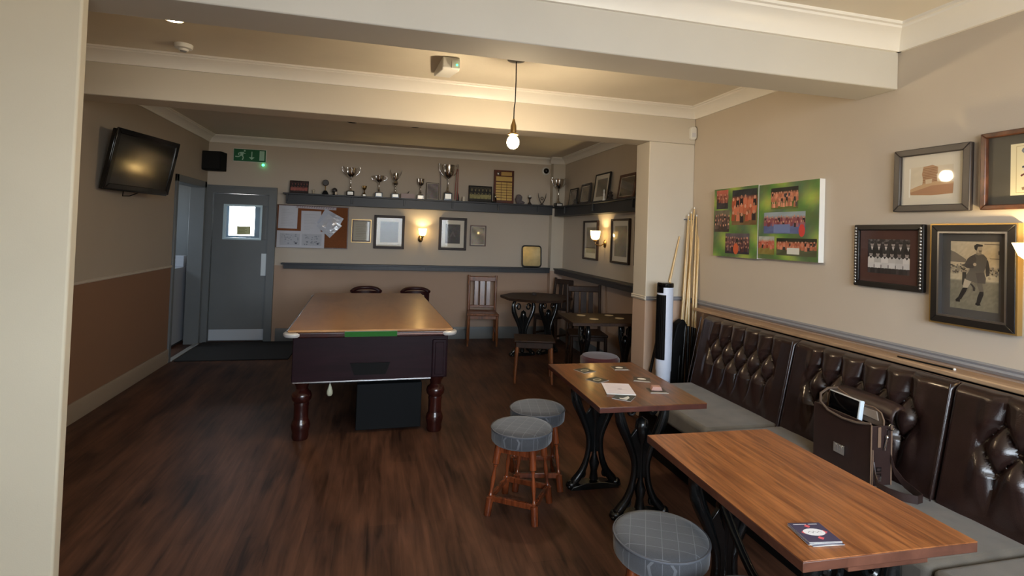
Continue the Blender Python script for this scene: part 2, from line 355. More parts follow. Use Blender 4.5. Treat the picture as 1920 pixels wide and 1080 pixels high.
class Art:
    """flat print: coloured polygons on a sheet, u 0..1 across, v 0..1 up"""
    def __init__(s, w, h): s.w, s.h = w, h; s.f = []; s.lay = 0
    def poly(s, pts, col): s.f.append((pts, [col]*len(pts), s.lay)); s.lay += 1; return s
    def rect(s, u0, v0, u1, v1, col): return s.poly([(u0, v0), (u1, v0), (u1, v1), (u0, v1)], col)
    def oval(s, u, v, a, b, col, n=12): return s.poly([(u+a*math.cos(2*PI*i/n), v+b*math.sin(2*PI*i/n)) for i in range(n)], col)
    def line(s, pts, t, col):
        k = s.h/s.w
        for (a, b), (c, d) in zip(pts, pts[1:]):
            dx, dy = (c-a), (d-b)*k; L = math.hypot(dx, dy) or 1; nx, ny = -dy/L*t/2, dx/L*t/2/k
            s.poly([(a+nx, b+ny), (c+nx, d+ny), (c-nx, d-ny), (a-nx, b-ny)], col)
        return s
    def grid(s, u0, v0, u1, v1, nx, ny, fn):
        P = {}
        for i in range(nx+1):
            for j in range(ny+1): P[i, j] = fn(i/nx, j/ny)
        for i in range(nx):
            for j in range(ny):
                q = [(i, j), (i+1, j), (i+1, j+1), (i, j+1)]
                s.f.append(([(u0+(u1-u0)*a/nx, v0+(v1-v0)*b/ny) for a, b in q], [P[k] for k in q], s.lay))
        s.lay += 1; return s
    def build(s, name, parent=None, y=0.0, zc=0.0, flat=False, thick=0.0008):
        vs = []; fs = []; cols = []
        step = 0.000012
        if True:                                     # sheet of real thickness behind the ink
            w2, h2 = s.w/2, s.h/2; b = len(vs)
            for yy in (0, thick): vs += [(-w2, yy, -h2), (w2, yy, -h2), (w2, yy, h2), (-w2, yy, h2)]
            for f in ((0, 1, 2, 3), (7, 6, 5, 4), (0, 4, 5, 1), (1, 5, 6, 2), (2, 6, 7, 3), (3, 7, 4, 0)):
                fs.append(tuple(b+i for i in f)); cols += [(205, 203, 198)]*4
        for pts, cc, lay in s.f:
            b = len(vs)
            for u, v in pts:
                u = min(1, max(0, u)); v = min(1, max(0, v))
                vs.append(((u-0.5)*s.w, -step*(lay+1)-0.0001, (v-0.5)*s.h))
            fs.append(tuple(range(b, b+len(pts)))); cols += cc
        if flat: vs = [(x, z, -yy) for x, yy, z in vs]
        else: vs = [(x, yy+y, z+zc) for x, yy, z in vs]
        me = bpy.data.meshes.new(name); me.from_pydata(vs, [], fs)
        ca = me.color_attributes.new('Col', 'FLOAT_COLOR', 'CORNER')
        for i, c in enumerate(cols): ca.data[i].color = (s2l(c[0]), s2l(c[1]), s2l(c[2]), 1)
        me.materials.append(M['ink'])
        return place(bpy.data.objects.new(name, me), parent)
def rnd(a, b): return random.uniform(a, b)
def jit(c, k): d = rnd(-k, k); return tuple(max(0, min(255, x+d)) for x in c)

# ------------------------------------------------------------------ room shell
CZ = 2.665; XL = -2.17; XR = 2.64; YB = 7.6
struct(box('floor', M['floor'], -4.2, YR-0.2, -0.1, 2.9, 9.2, 0))
struct(box('ceiling', M['ceil'], -4.2, YR-0.2, CZ, 2.9, 9.2, CZ+0.12))
struct(box('wall_right', M['wall'], XR, YR-0.2, 0, XR+0.2, 9.2, CZ))
# left wall with the side opening near the back
b = B(); b.box(XL-0.14, 2.28, 0, XL, 6.53, CZ); b.box(XL-0.14, 6.53, 2.03, XL, 7.52, CZ); b.box(XL-0.14, 7.52, 0, XL, 7.7, CZ)
struct(b.obj('wall_left', M['wall_l']))
# back wall with the door opening
b = B(); b.box(XL-0.14, YB, 2.0, -1.33, YB+0.12, CZ); b.box(-1.33, YB, 0, XR, YB+0.12, CZ)
struct(b.obj('wall_back', M['wall']))
# wall behind the camera, with its three front windows
b = B(); xs = [-4.2]+[v for w_ in WINS for v in w_]+[2.9]
for i in range(0, len(xs), 2): b.box(xs[i], YR-0.15, 0, xs[i+1], YR, CZ)
for a, c in WINS: b.box(a, YR-0.15, 0, c, YR, WZ[0]); b.box(a, YR-0.15, WZ[1], c, YR, CZ)
struct(b.obj('wall_rear', M['wall']))
for i, (a, c) in enumerate(WINS):
    b = B(); zc = sum(WZ)/2; W_, H_ = c-a, WZ[1]-WZ[0]
    b.frame(W_, H_, W_-0.12, H_-0.12, -0.03, 0.03); b.box(-0.03, -0.025, -H_/2+.06, 0.03, 0.025, H_/2-.06)
    b.box(-W_/2+.06, -0.02, 0.22, W_/2-.06, 0.02, 0.26)
    o = b.obj('window_%d' % (i+1), M['cornice']); o.location = ((a+c)/2, YR-0.07, zc); struct(o)
    o2 = box('window_pane', M['glass'], -W_/2+.06, -.003, -H_/2+.06, W_/2-.06, .003, H_/2-.06, o)
# side wall of the front area and the near wall end on the left
struct(box('wall_side', M['wall'], -4.2, YR, 0, -4.05, 2.2, CZ))
struct(B().box(-4.05, 2.2, 0, -1.055, 2.246, CZ).obj('wall_end', M['end'], None, 40, 0.008, 3))
# ceiling beams and the pier by the alcove
struct(B().box(XL-0.14, 2.245, 2.357, XR, 2.49, CZ).obj('trim_beam_front', M['beam'], None, 40, 0.006))
struct(B().box(XL, 4.12, 2.353, XR, 4.36, CZ).obj('trim_beam_middle', M['wall_pale'], None, 40, 0.006))
struct(B().box(2.208, 4.122, 0, XR, 4.358, 2.3532).obj('wall_pier', M['wall_pale'], None, 40, 0.006))
struct(box('wall_pilaster', M['wall_pale'], 2.455, 7.47, 0, XR, YB, CZ))
# cornices
CP = [(0, 0), (0, -0.092), (0.014, -0.092), (0.018, -0.080), (0.026, -0.066), (0.042, -0.046), (0.062, -0.030), (0.080, -0.022), (0.084, -0.014), (0.096, -0.012), (0.096, 0)]
tn = [0]
def cornice(kind, at, a, c, side, k=1.0):
    tn[0] += 1; b = B()
    if kind == 'X': b.prism([(at+side*d*k, CZ+z*k) for d, z in CP], a, c, 'X')
    else: b.prism([(at+side*d*k, CZ+z*k) for d, z in CP], a, c, 'Y')
    struct(b.obj('trim_%d' % tn[0], M['cornice'], None, 35))
cornice('X', 2.245, -4.05, XR, -1, 1.22)
cornice('Y', XR, YR, 2.245, -1, 1.22)
cornice('X', 4.12, XL, XR, -1)
cornice('Y', XR, 2.49, 4.12, -1)
cornice('X', YB, XL, 2.455, -1)
cornice('X', 7.47, 2.40, XR, -1)
cornice('Y', XR, 4.36, 7.47, -1)
cornice('Y', XL, 4.36, YB, 1)
cornice('Y', XL, 2.49, 4.12, 1)
# dado rails and skirtings
def rail(kind, at, a, c, side, z0, z1, d, nm='trim', m='grey_trim'):
    if nm == 'trim': tn[0] += 1; nm = 'trim_%d' % tn[0]
    P = [(at, z0), (at+side*d*0.6, z0), (at+side*d, z0+(z1-z0)*0.35), (at+side*d*0.7, z0+(z1-z0)*0.6), (at+side*d*0.9, z1-(z1-z0)*0.15), (at+side*d*0.5, z1), (at, z1)]
    struct(B().prism(P, a, c, kind).obj(nm, M[m], None, 30))
rail('Y', XR, YR, 4.12, -1, 0.982, 1.022, 0.022)
rail('X', 4.122, 2.208, XR-0.02, -1, 1.0, 1.035, 0.018)
rail('Y', 2.208, 4.11, 4.358, -1, 1.0, 1.035, 0.016, m='wall_pale')
rail('Y', XL, 2.3, 6.53, 1, 1.03, 1.055, 0.014, m='wall')
M['skirt_l'] = mat('skirting_buff', rgb(150, 134, 116), 0.5)
rail('Y', XL, 2.28, 6.50, 1, 0, 0.15, 0.02, 'baseboard_left', 'skirt_l')
rail('X', YB, -1.28, 2.455, -1, 0, 0.17, 0.02, 'baseboard_back', 'skirt')
rail('Y', XR, 4.358, 7.47, -1, 0, 0.17, 0.02, 'baseboard_right', 'skirt')
rail('X', 4.358, 2.208, XR, 1, 0, 0.17, 0.02, 'baseboard_pier', 'skirt')
# door casings
b = B(); b.box(-1.42, YB-0.03, 0, -1.335, YB+0.1, 1.92); b.box(XL, YB-0.03, 1.92, -1.335, YB+0.1, 2.0); b.box(XL, YB-0.03, 0, -2.09, YB+0.1, 1.92)
b.box(-1.35, YB-0.045, 0, -1.325, YB-0.03, 1.995); b.box(XL, YB-0.045, 1.995, -1.325, YB-0.03, 2.02); b.box(XL, YB-0.03, 2.0, -1.325, YB, 2.02); b.box(-1.335, YB-0.03, 0, -1.325, YB, 2.0)
struct(b.obj('door_frame', M['grey_door'], None, 40))
b = B(); b.box(XL-0.15, 6.50, 0, XL+0.02, 6.56, 2.05); b.box(XL-0.15, 7.46, 0, XL+0.02, 7.53, 2.05); b.box(XL-0.15, 6.50, 1.97, XL+0.02, 7.53, 2.05)
struct(b.obj('trim_opening_casing', M['grey_door'], None, 40, 0.004))
# back door: leaf with a vision panel, push plate and kick plate
d1 = thing('door_1', 'grey back door with square glazed panel, push plate and steel kick plate', 'door', (-1.755, YB+0.02, 0.008)); struct(d1)
hw = 0.333; wz0, wz1 = 1.325, 1.765; wx = 0.222
b = B(); b.box(-hw, 0, 0, hw, 0.044, wz0); b.box(-hw, 0, wz1, hw, 0.044, 1.908); b.box(-hw, 0, wz0, -wx+.02, 0.044, wz1); b.box(wx+.02, 0, wz0, hw, 0.044, wz1)
b.obj('door_leaf', M['grey_door'], d1, 40, 0.002)
B().frame(2*wx+.02, wz1-wz0+.02, 2*wx-.03, wz1-wz0-.03, -0.012, 0.056, (wz0+wz1)/2).obj('glazing_bead', mat('pale_bead', rgb(190, 214, 224), 0.4), d1).location = (0.02, 0, 0)
box('glass_pane', M['glass'], -wx+.02, 0.018, wz0, wx+.02, 0.024, wz1, d1)
box('push_plate', mat('anodised_plate', rgb(206, 214, 218), 0.45, 0.2), 0.262, -0.004, 0.85, 0.325, 0, 1.14, d1, 0.003)
box('kick_plate', mat('satin_kick_plate', rgb(186, 194, 204), 0.4, 0.2), -0.325, -0.004, 0.01, 0.325, 0, 0.15, d1, 0.02)
a = Art(0.165, 0.11); a.rect(0, 0, 1, 1, (196, 198, 150)); 
for k in range(5): a.rect(0.1, 0.15+k*0.15, 0.55+0.3*rnd(0, 1), 0.2+k*0.15, (120, 124, 70))
a.rect(0, 0, 1, 0.06, (70, 80, 40))
n_ = a.build('glass_notice', d1, 0, 0); n_.location = (0.032, 0.016, 1.438)
# lobby behind the door and side passage
b = B(); b.box(-2.6, YB+0.24, 0, -2.45, 9.0, CZ); b.box(-0.95, YB+0.12, 0, -0.8, 9.0, CZ); b.box(-2.6, 8.9, 0, -2.22, 9.05, CZ); b.box(-1.86, 8.9, 0, -0.8, 9.05, CZ)
b.box(-2.22, 8.9, 0, -1.86, 9.05, 1.35); b.box(-2.22, 8.9, 2.1, -1.86, 9.05, CZ)
struct(b.obj('wall_lobby', M['lobby']))
b = B(); b.box(-3.6, 6.3, 0, XL-0.14, 6.42, CZ); b.box(-3.6, 7.725, 0, XL-0.13, 7.84, CZ); b.box(-3.7, 6.3, 0, -3.6, 6.75, CZ); b.box(-3.7, 7.35, 0, -3.6, 7.84, CZ); b.box(-3.7, 6.75, 0, -3.6, 7.35, 1.5); b.box(-3.7, 6.75, 2.1, -3.6, 7.35, CZ)  # outer wall has an added opening that lets sky light in
struct(b.obj('wall_passage', M['grey_door']))
t = thing('cabinet', 'pale grey cabinet seen through the side opening at the far left', 'cabinet', (-2.66, 7.43, 0))
box('body', mat('pale_grey_cabinet', rgb(168, 174, 184), 0.5), -0.28, -0.2, 0.03, 0.28, 0.25, 0.96, t, 0.006)
box('plinth', M['umber'], -0.26, -0.17, 0, 0.26, 0.25, 0.03, t)
box('raised_back', mat('pale_grey_cabinet_back', rgb(160, 166, 176), 0.5), 0.06, 0.12, 0.96, 0.28, 0.25, 1.10, t, 0.006)
tag(box('threshold_strip', mat('aluminium_strip', rgb(205, 205, 200), 0.35, 0.7), XL-0.03, 6.56, 0, XL+0.03, 7.46, 0.012, None, 0.004), 'aluminium strip across the floor of the side opening', 'threshold')
tag(box('doormat', M['mat'], -2.12, 6.55, 0, -0.95, 7.54, 0.012, None, 0.004), 'charcoal entrance mat on the floor before the back door', 'mat')

# ------------------------------------------------------------------ big furniture: bench
bench = thing('bench', 'long wall bench with buttoned brown leather back and grey seat along the right wall', 'bench', (XR, 0, 0))
def lx(x): return x-XR
SEC = [(3.62, 2.69), (2.69, 1.785), (1.785, 0.87), (0.87, -0.05)]
def back_section(y1, y0):
    b = bmesh.new(); nu, nv = 132, 64; L = y1-y0; z0, z1 = 0.425, 0.945
    du = L/7.0; rows = [0.835, 0.735, 0.635]; dv = 0.10
    vb = rows[-1]; g = {}
    for i in range(nu+1):
        for j in range(nv+1):
            u = i/nu*L; z = z0+(z1-z0)*j/nv
            e = min(u, L-u)
            inu = du*0.9 < u < L-du*0.9
            ct = (z-vb)/dv; A = 0.5*((u-L/2)/(du/2)+ct); Bb = 0.5*((u-L/2)/(du/2)-ct)
            if rows[-1] <= z <= rows[0]:
                h = (abs(math.sin(PI*A))*abs(math.sin(PI*Bb)))**0.5
            elif z > rows[0]:
                k = (u-L/2)/du; h0 = abs(math.sin(PI*k))**0.6; t = min(1, (z-rows[0])/0.09)
                h = h0*(1-t*0.6)+0.75*t*0.6
            else:
                k = (u-L/2)/du; h0 = abs(math.sin(PI*k))**0.6; t = min(1, (vb-z)/0.16)
                h = h0*(1-t)+0.62*t
            edge = max(0, min(1, (du*1.15-e)/(du*0.35)))
            h = h*(1-edge)+0.72*edge
            roll_e = max(0, min(1, e/0.014)); h *= math.sin(roll_e*PI/2)**0.6 if roll_e < 1 else 1
            tz = max(0, min(1, (z1-z)/0.03)); h = h*(math.sin(tz*PI/2)**0.7 if tz < 1 else 1)
            xf = 2.355+(z-z0)/(z1-z0)*0.115
            g[i, j] = b.verts.new((lx(xf)-0.052*h, y1-u, z))
    for i in range(nu):
        for j in range(nv): b.faces.new((g[i, j], g[i+1, j], g[i+1, j+1], g[i, j+1]))
    # close the back
    bk = {}
    for i in (0, nu):
        for j in (0, nv): bk[i, j] = b.verts.new((lx(2.50), y1-i/nu*L, z0+(z1-z0)*j/nv))
    b.faces.new([g[i, nv] for i in range(nu+1)]+[bk[nu, nv], bk[0, nv]])
    b.faces.new([g[i, 0] for i in range(nu, -1, -1)]+[bk[0, 0], bk[nu, 0]])
    b.faces.new([g[0, j] for j in range(nv, -1, -1)]+[bk[0, 0], bk[0, nv]])
    b.faces.new([g[nu, j] for j in range(nv+1)]+[bk[nu, nv], bk[nu, 0]])
    b.faces.new([bk[0, 0], bk[nu, 0], bk[nu, nv], bk[0, nv]])
    bmesh.ops.recalc_face_normals(b, faces=b.faces)
    me = bpy.data.meshes.new('backrest_panel'); b.to_mesh(me); b.free(); me.materials.append(M['leather'])
    for p in me.polygons: p.use_smooth = True
    me.set_sharp_from_angle(angle=math.radians(75))
    o = place(bpy.data.objects.new('backrest_panel', me), bench)
    # buttons
    bt = None
    for ri, z in enumerate(rows):
        off = 0 if ri != 1 else du/2
        for k in range(-3, 4):
            u = L/2+k*du+off
            if u < du*0.8 or u > L-du*0.8: continue
            xf = 2.355+(z-z0)/(z1-z0)*0.115
            if bt is None:
                bb = B(); bb.ball((0, 0, 0), 0.011, (0.6, 1, 1), 10, 6); bt = bb.obj('button', M['leather'], o, 80); bo = bt
            else: bo = bt.copy(); C.objects.link(bo); bo.parent = o
            bo.location = (lx(xf)-0.006, y1-u, z)
for y1, y0 in SEC:
    back_section(y1, y0)
    B().tube([(lx(2.30+(z-0.44)/0.5*0.105)+0.008, y1, z) for z in [0.44+0.5*k/8 for k in range(9)]], 0.0032, 8).obj('piping', M['leather'], bench, 60)
for y1, y0 in ((3.62, 2.69), (2.69, 1.42), (1.42, -0.05)):
    B().box(lx(1.84), y0+0.002, 0.33, lx(2.40), y1-0.002, 0.45).obj('seat_cushion', M['seat_fab'], bench, 60, 0.028, 4)
box('seat_base', M['matt_black'], lx(1.92), -0.05, 0.0, lx(2.5), 3.60, 0.335, bench)
box('back_panel', M['matt_black'], lx(2.46), -0.05, 0.30, lx(2.62), 3.60, 0.93, bench)
o = B().box(2.525, -0.05, 0.945, XR, 3.9, 0.968).obj('trim_ledge', M['ledge'], None, 40, 0.006); struct(o)
o = thing('stick', 'thin black stick with a white tip lying on the wooden ledge above the bench', 'stick', (2.565, 2.02, 0.972), math.radians(93))
B().tube([(-0.13, 0, 0), (0.13, 0, 0)], 0.004, 8).obj('shaft', M['matt_black'], o)
B().ball((-0.134, 0, 0.001), 0.006).obj('tip', M['white_plastic'], o, 60)

# ------------------------------------------------------------------ pub tables
def iron_frame(parent, x, y, h, rz=0, nm='cast_iron_leg', sc=0.74):
    f = thing(nm, '', '', (x, y, 0), rz); del f['label']; del f['category']; f.parent = parent
    def sm(pts, k=5):
        out = []
        P = [pts[0]]+pts+[pts[-1]]
        for i in range(1, len(P)-2):
            for t in range(k):
                t /= k; a, b_, c, d = P[i-1], P[i], P[i+1], P[i+2]
                out.append(tuple(0.5*((2*b_[q])+(-a[q]+c[q])*t+(2*a[q]-5*b_[q]+4*c[q]-d[q])*t*t+(-a[q]+3*b_[q]-3*c[q]+d[q])*t**3) for q in range(len(b_))))
        out.append(pts[-1]); return out
    k = h/0.70
    b = B()
    for s in (-1, 1):
        P = sm([(s*0.15, 0.68, .017), (s*0.185, 0.62, .024), (s*0.165, 0.53, .030), (s*0.10, 0.42, .024), (s*0.052, 0.31, .019), (s*0.06, 0.20, .018), (s*0.10, 0.11, .022), (s*0.165, 0.045, .026), (s*0.19, 0.022, .02)])
        b.tube([(p[0]*sc, 0, p[1]*k) for p in P], [p[2] for p in P], 8)
        # scrolls
        S = [(s*(0.09+0.045*math.cos(a)*(1-a/14)), 0.60+0.045*math.sin(a)*(1-a/14)) for a in [i*0.5 for i in range(16)]]
        b.tube([(p[0]*sc, 0, p[1]*k) for p in S], 0.009, 6)
        S = [(s*(0.10+0.03*math.cos(a)*(1-a/14)), 0.085+0.03*math.sin(a)*(1-a/14)) for a in [i*0.5 for i in range(14)]]
        b.tube([(p[0]*sc, 0, p[1]*k) for p in S], 0.008, 6)
        b.ball((s*0.175*sc, 0, 0.545*k), 0.034, (0.8, 0.8, 1.1)); b.ball((s*0.19*sc, 0, 0.026), 0.028, (1.2, 1.1, 0.9))
        for q in (-0.014, 0.0, 0.014): b.ball((s*0.215*sc, q, 0.016), 0.013)
    b.obj('scrolled_frame', M['iron'], f, 50)
    b = B(); b.box(-0.17*sc, -0.03, h-0.02, 0.17*sc, 0.03, h); b.obj('top_bar', M['iron'], f, 40, 0.003)
    b = B(); b.prism([(-0.06*sc, 0.22*k), (0.06*sc, 0.22*k), (0.05*sc, 0.32*k), (0.10*sc, 0.44*k), (0.04*sc, 0.50*k), (-0.04*sc, 0.50*k), (-0.10*sc, 0.44*k), (-0.05*sc, 0.32*k)], -0.010, 0.010, 'Y'); b.obj('cast_web', M['iron'], f, 40, 0.003)
    b = B(); b.lathe([(0.0, .03), (0.028, .05), (0.02, .10), (0.032, .15), (0.014, .2), (0.012, .26), (0.014, .40*k), (0.034, .46*k), (0.038, .50*k), (0.030, .54*k), (.0, .56*k)], 12)
    b.obj('centre_ornament', M['iron'], f, 50)
    B().prism([(-0.21*sc, 0.0), (0.21*sc, 0.0), (0.19*sc, 0.022), (0.08*sc, 0.04), (-0.08*sc, 0.04), (-0.19*sc, 0.022)], -0.035, 0.035, 'Y').obj('foot_plate', M['iron'], f, 40, 0.003)
    return f
def pub_table(name, label, cx, cy, wx_, ly, top, rz, m, edge, frames, h=0.715, th=0.028, reach=None):
    t = thing(name, label, 'table', (cx, cy, 0), rz)
    if reach: pts = reach
    else: pts = [(-wx_/2, -ly/2), (wx_/2, -ly/2), (wx_/2, ly/2), (-wx_/2, ly/2)]
    B().prism(pts, h-th, h-0.003).obj('edge_band', edge, t, 40, 0.002)
    e = 0.0015
    s_x = [(a*(1-e/max(abs(a), .01)) if a else 0, b_) for a, b_ in pts]
    B().prism(pts, h-0.003, h).obj('tabletop', m, t, 40, 0.001)
    for fx, fy, fr in frames: iron_frame(t, fx, fy, h-th, fr)
    return t
# near table (front right); its legs are cast-iron frames joined by a curved stretcher
T1 = pub_table('pub_table', 'orange oak rectangular pub table in the foreground right', 1.375, 1.575, 0.565, 0.86, 0, math.radians(-1.5), M['oak'], M['oak_edge'], [(0, -0.30, 0), (-0.02, 0.27, 0)], 0.712, 0.03)
P_ = [(-0.05, -0.30+0.57*k/12, 0.32+0.22*abs(2*k/12-1)**1.6) for k in range(13)]
B().tube(P_, 0.016, 8).obj('stretcher', M['iron'], T1, 50)
B().box(-0.13, -0.415, 0.66, 0.13, -0.39, 0.683).obj('under_batten', M['oak_edge'], T1, 40, 0.002)
T2 = pub_table('pub_table', 'darker brown pub table with beer mats, beside the two stools', 1.34, 2.785, 0.57, 0.845, 0, math.radians(-1), M['walnut'], wood('walnut_edge', rgb(58, 28, 22), rgb(86, 46, 36), 0.35, (3, 3, 3), 0, 3), [(-0.02, 0.27, 0), (0.10, -0.10, 0)], 0.712, 0.028)
oc = [(0.46*math.cos(PI/8+PI/4*i), 0.46*math.sin(PI/8+PI/4*i)) for i in range(8)]
T3 = pub_table('pub_table', 'octagonal dark pub table in the far alcove beside the slatted chair', 1.97, 6.52, 0, 0, 0, 0.1, M['dark_wood'], M['dark_wood'], [(-0.17, 0.0, 0), (0.2, 0.06, 0.3)], 0.74, 0.03, oc)
T4 = pub_table('pub_table', 'dark rectangular pub table with four pale mats behind the pier', 2.2, 4.93, 0.80, 0.62, 0, math.radians(-6), M['dark_wood'], M['dark_wood'], [(-0.2, 0, PI/2), (0.22, 0, PI/2)], 0.72, 0.03)

# ------------------------------------------------------------------ stools
def make_stool(label):
    t = thing('stool', label, 'stool', (0, 0, 0), 0, None)
    H = 0.465
    B().lathe([(0.0, H), (0.08, H), (0.13, H-0.002), (0.158, H-0.007), (0.166, H-0.014), (0.170, H-0.019), (0.167, H-0.024), (0.170, H-0.04), (0.168, H-0.078), (0.160, H-0.088), (0.0, H-0.088)][::-1], 40, cap=True).obj('padded_seat', M['check'], t, 40)
    B().tube([(0.169*math.cos(2*PI*i/40), 0.169*math.sin(2*PI*i/40), H-0.017) for i in range(40)], 0.0045, 6, True).obj('seat_piping', mat('piping_grey', rgb(82, 84, 90), 0.7), t, 60)
    for k in range(4):
        B().box(-0.098, -0.104, H-0.135, 0.098, -0.082, H-0.086, Matrix.Rotation(k*PI/2, 4, 'Z')).obj('apron', M['red_wood'], t, 40, 0.002)
    top, bot = 0.095, 0.135
    prof = [(0.0, 0), (0.0195, 0.002), (0.021, 0.22), (0.021, 0.245), (0.010, 0.26), (0.0145, 0.28), (0.010, 0.30), (0.0085, 0.36), (0.012, 0.46), (0.013, 0.52), (0.0085, 0.62), (0.008, 0.66), (0.013, 0.69), (0.009, 0.70), (0.0195, 0.72), (0.0195, 1.0), (0.0, 1.0)]
    for sx_, sy_ in ((-1, -1), (1, -1), (1, 1), (-1, 1)):
        B().turned((sx_*bot, sy_*bot, 0), (sx_*top, sy_*top, H-0.086), prof, 12).obj('leg', M['red_wood'], t, 45)
    r = bot-(bot-top)*0.26
    for k in range(4):
        q = Matrix.Rotation(k*PI/2, 4, 'Z')
        B().box(-r, -r-0.009, 0.075, r, -r+0.009, 0.105, q).obj('stretcher', M['red_wood'], t, 40, 0.003)
    return t
s0 = make_stool('grey check round stool standing in front, left of its twin')
s0.location = (0.812, 2.885, 0); s0.rotation_euler = (0, 0, math.radians(-34))
G = 'grey check round stools'; s0['group'] = G
dup(s0, (0.995, 3.19, 0), math.radians(-10), 'grey check round stool partly hidden behind its front twin', G)
dup(s0, (1.033, 1.762, 0), math.radians(-28), 'large grey check stool in the foreground left of the oak table', G)
dup(s0, (1.125, 1.335, 0), math.radians(-28), 'grey check stool cut by the bottom edge of the photo', G)
t = thing('stool', 'low maroon padded stool in the dark alcove behind the pier', 'stool', (2.02, 4.60, 0), 0.2)
B().lathe([(0.0, 0.34), (0.17, 0.34), (0.18, 0.36), (0.18, 0.41), (0.16, 0.43), (0.0, 0.44)], 28).obj('padded_seat', M['maroon'], t, 40)
for k in range(4):
    a_ = PI/4+k*PI/2
    B().turned((0.15*math.cos(a_), 0.15*math.sin(a_), 0), (0.12*math.cos(a_), 0.12*math.sin(a_), 0.34), [(0.0, 0), (0.014, 0.01), (0.02, 0.5), (0.014, 0.55), (0.018, 1.0), (0, 1)], 10).obj('leg', M['dark_wood'], t, 45)

# ------------------------------------------------------------------ pool table
pool = thing('pool_table', 'mahogany pool table covered by a flat brown board', 'pool table', (-0.045, 5.1, 0), math.radians(1.8))
PW, PL = 1.19, 2.28
b = B(); b.box(-PW/2+.02, -PL/2+.02, 0.785, PW/2-.02, PL/2-.02, 0.80)
b.obj('cover_board', M['cover'], pool, 40, 0.003)
for nm, q in (('front_rail', (-PW/2+.07, -PL/2, PW/2-.07, -PL/2+.10)), ('rear_rail', (-PW/2+.07, PL/2-.10, PW/2-.07, PL/2)), ('side_rail', (-PW/2, -PL/2+.07, -PW/2+.10, PL/2-.07)), ('side_rail', (PW/2-.10, -PL/2+.07, PW/2, PL/2-.07))):
    box(nm, M['mahog_leg'], q[0], q[1], 0.748, q[2], q[3], 0.786, pool, 0.008, 3)
box('rail_inlay', mat('pale_rail_inlay', rgb(150, 118, 110), 0.3), 0.12, -PL/2-0.002, 0.764, PW/2-.09, -PL/2+.01, 0.772, pool)
box('green_cloth_strip', M['green'], -0.20, -PL/2-0.006, 0.752, 0.165, -PL/2+.02, 0.789, pool, 0.003)
for sx_ in (-1, 1):
    for sy_ in (-1, 1):
        B().lathe([(0.0, 0.752), (0.062, 0.752), (0.07, 0.762), (0.07, 0.775), (0.062, 0.783), (0, 0.783)], 20, (sx_*(PW/2-.055), sy_*(PL/2-.055), 0)).obj('corner_cap', M['cap'], pool, 40)
b = B(); b.box(-PW/2+.05, -PL/2+.05, 0.43, PW/2-.05, PL/2-.05, 0.75)
cab = b.obj('cabinet', M['mahog'], pool, 40, 0.006)
# ball window: shade of the opening painted as a flat black trapezoid plate
B().prism([(-0.155, 0.555), (0.125, 0.555), (0.095, 0.470), (-0.125, 0.470)], -PL/2+.042, -PL/2+.06, 'Y').obj('ball_window', M['matt_black'], cab)
B().box(-PW/2+.06, -PL/2+.042, 0.425, PW/2-.17, -PL/2+.056, 0.434).obj('chrome_strip', M['chrome'], cab)
B().box(-PW/2+.10, -PL/2+.040, 0.742, PW/2-.08, -PL/2+.056, 0.748).obj('chrome_strip', M['chrome'], cab)
b = B(); b.box(PW/2-.165, -PL/2+.034, 0.435, PW/2-.06, -PL/2+.055, 0.715)
dd = b.obj('cabinet_door', M['mahog'], pool, 40, 0.006)
b = B(); b.box(PW/2-.145, -PL/2+.030, 0.455, PW/2-.08, -PL/2+.04, 0.695); b.obj('door_panel', M['mahog'], dd, 40, 0.004)
LP = [(0.0, 0.0), (0.052, 0.0), (0.058, 0.02), (0.056, 0.05), (0.062, 0.075), (0.066, 0.10), (0.060, 0.125), (0.052, 0.14), (0.050, 0.15), (0.050, 0.235), (0.053, 0.25), (0.050, 0.265), (0.066, 0.285), (0.070, 0.31), (0.062, 0.335), (0.048, 0.345), (0.040, 0.36), (0.046, 0.385), (0.058, 0.40), (0.060, 0.43), (0, 0.43)]
for sx_ in (-1, 1):
    for sy_ in (-1, 1):
        B().lathe(LP, 24, (sx_*(PW/2-.115), sy_*(PL/2-.16), 0)).obj('leg', M['mahog_leg'], pool, 40)
box('ball_return_box', mat('dark_grey_panel', rgb(18, 20, 22), 0.7, spec=0.15), -0.10, -0.95, 0.02, 0.38, -0.35, 0.36, pool, 0.005)
box('under_frame', M['matt_black'], -0.44, -0.92, 0.37, 0.46, 0.9, 0.43, pool)
t = thing('hanging_weight', 'pale pear-shaped weight hanging below the front of the pool table', 'weight', (-0.305, 4.12, 0.4285), 0)
B().tube([(0, 0, 0), (0, 0, -0.05)], 0.002, 6).obj('string', M['white_plastic'], t)
B().lathe([(0, -0.135), (0.014, -0.133), (0.021, -0.12), (0.021, -0.10), (0.012, -0.07), (0.005, -0.05), (0, -0.045)], 14).obj('weight_body', mat('cream_plastic', rgb(196, 196, 170), 0.5), t, 60)

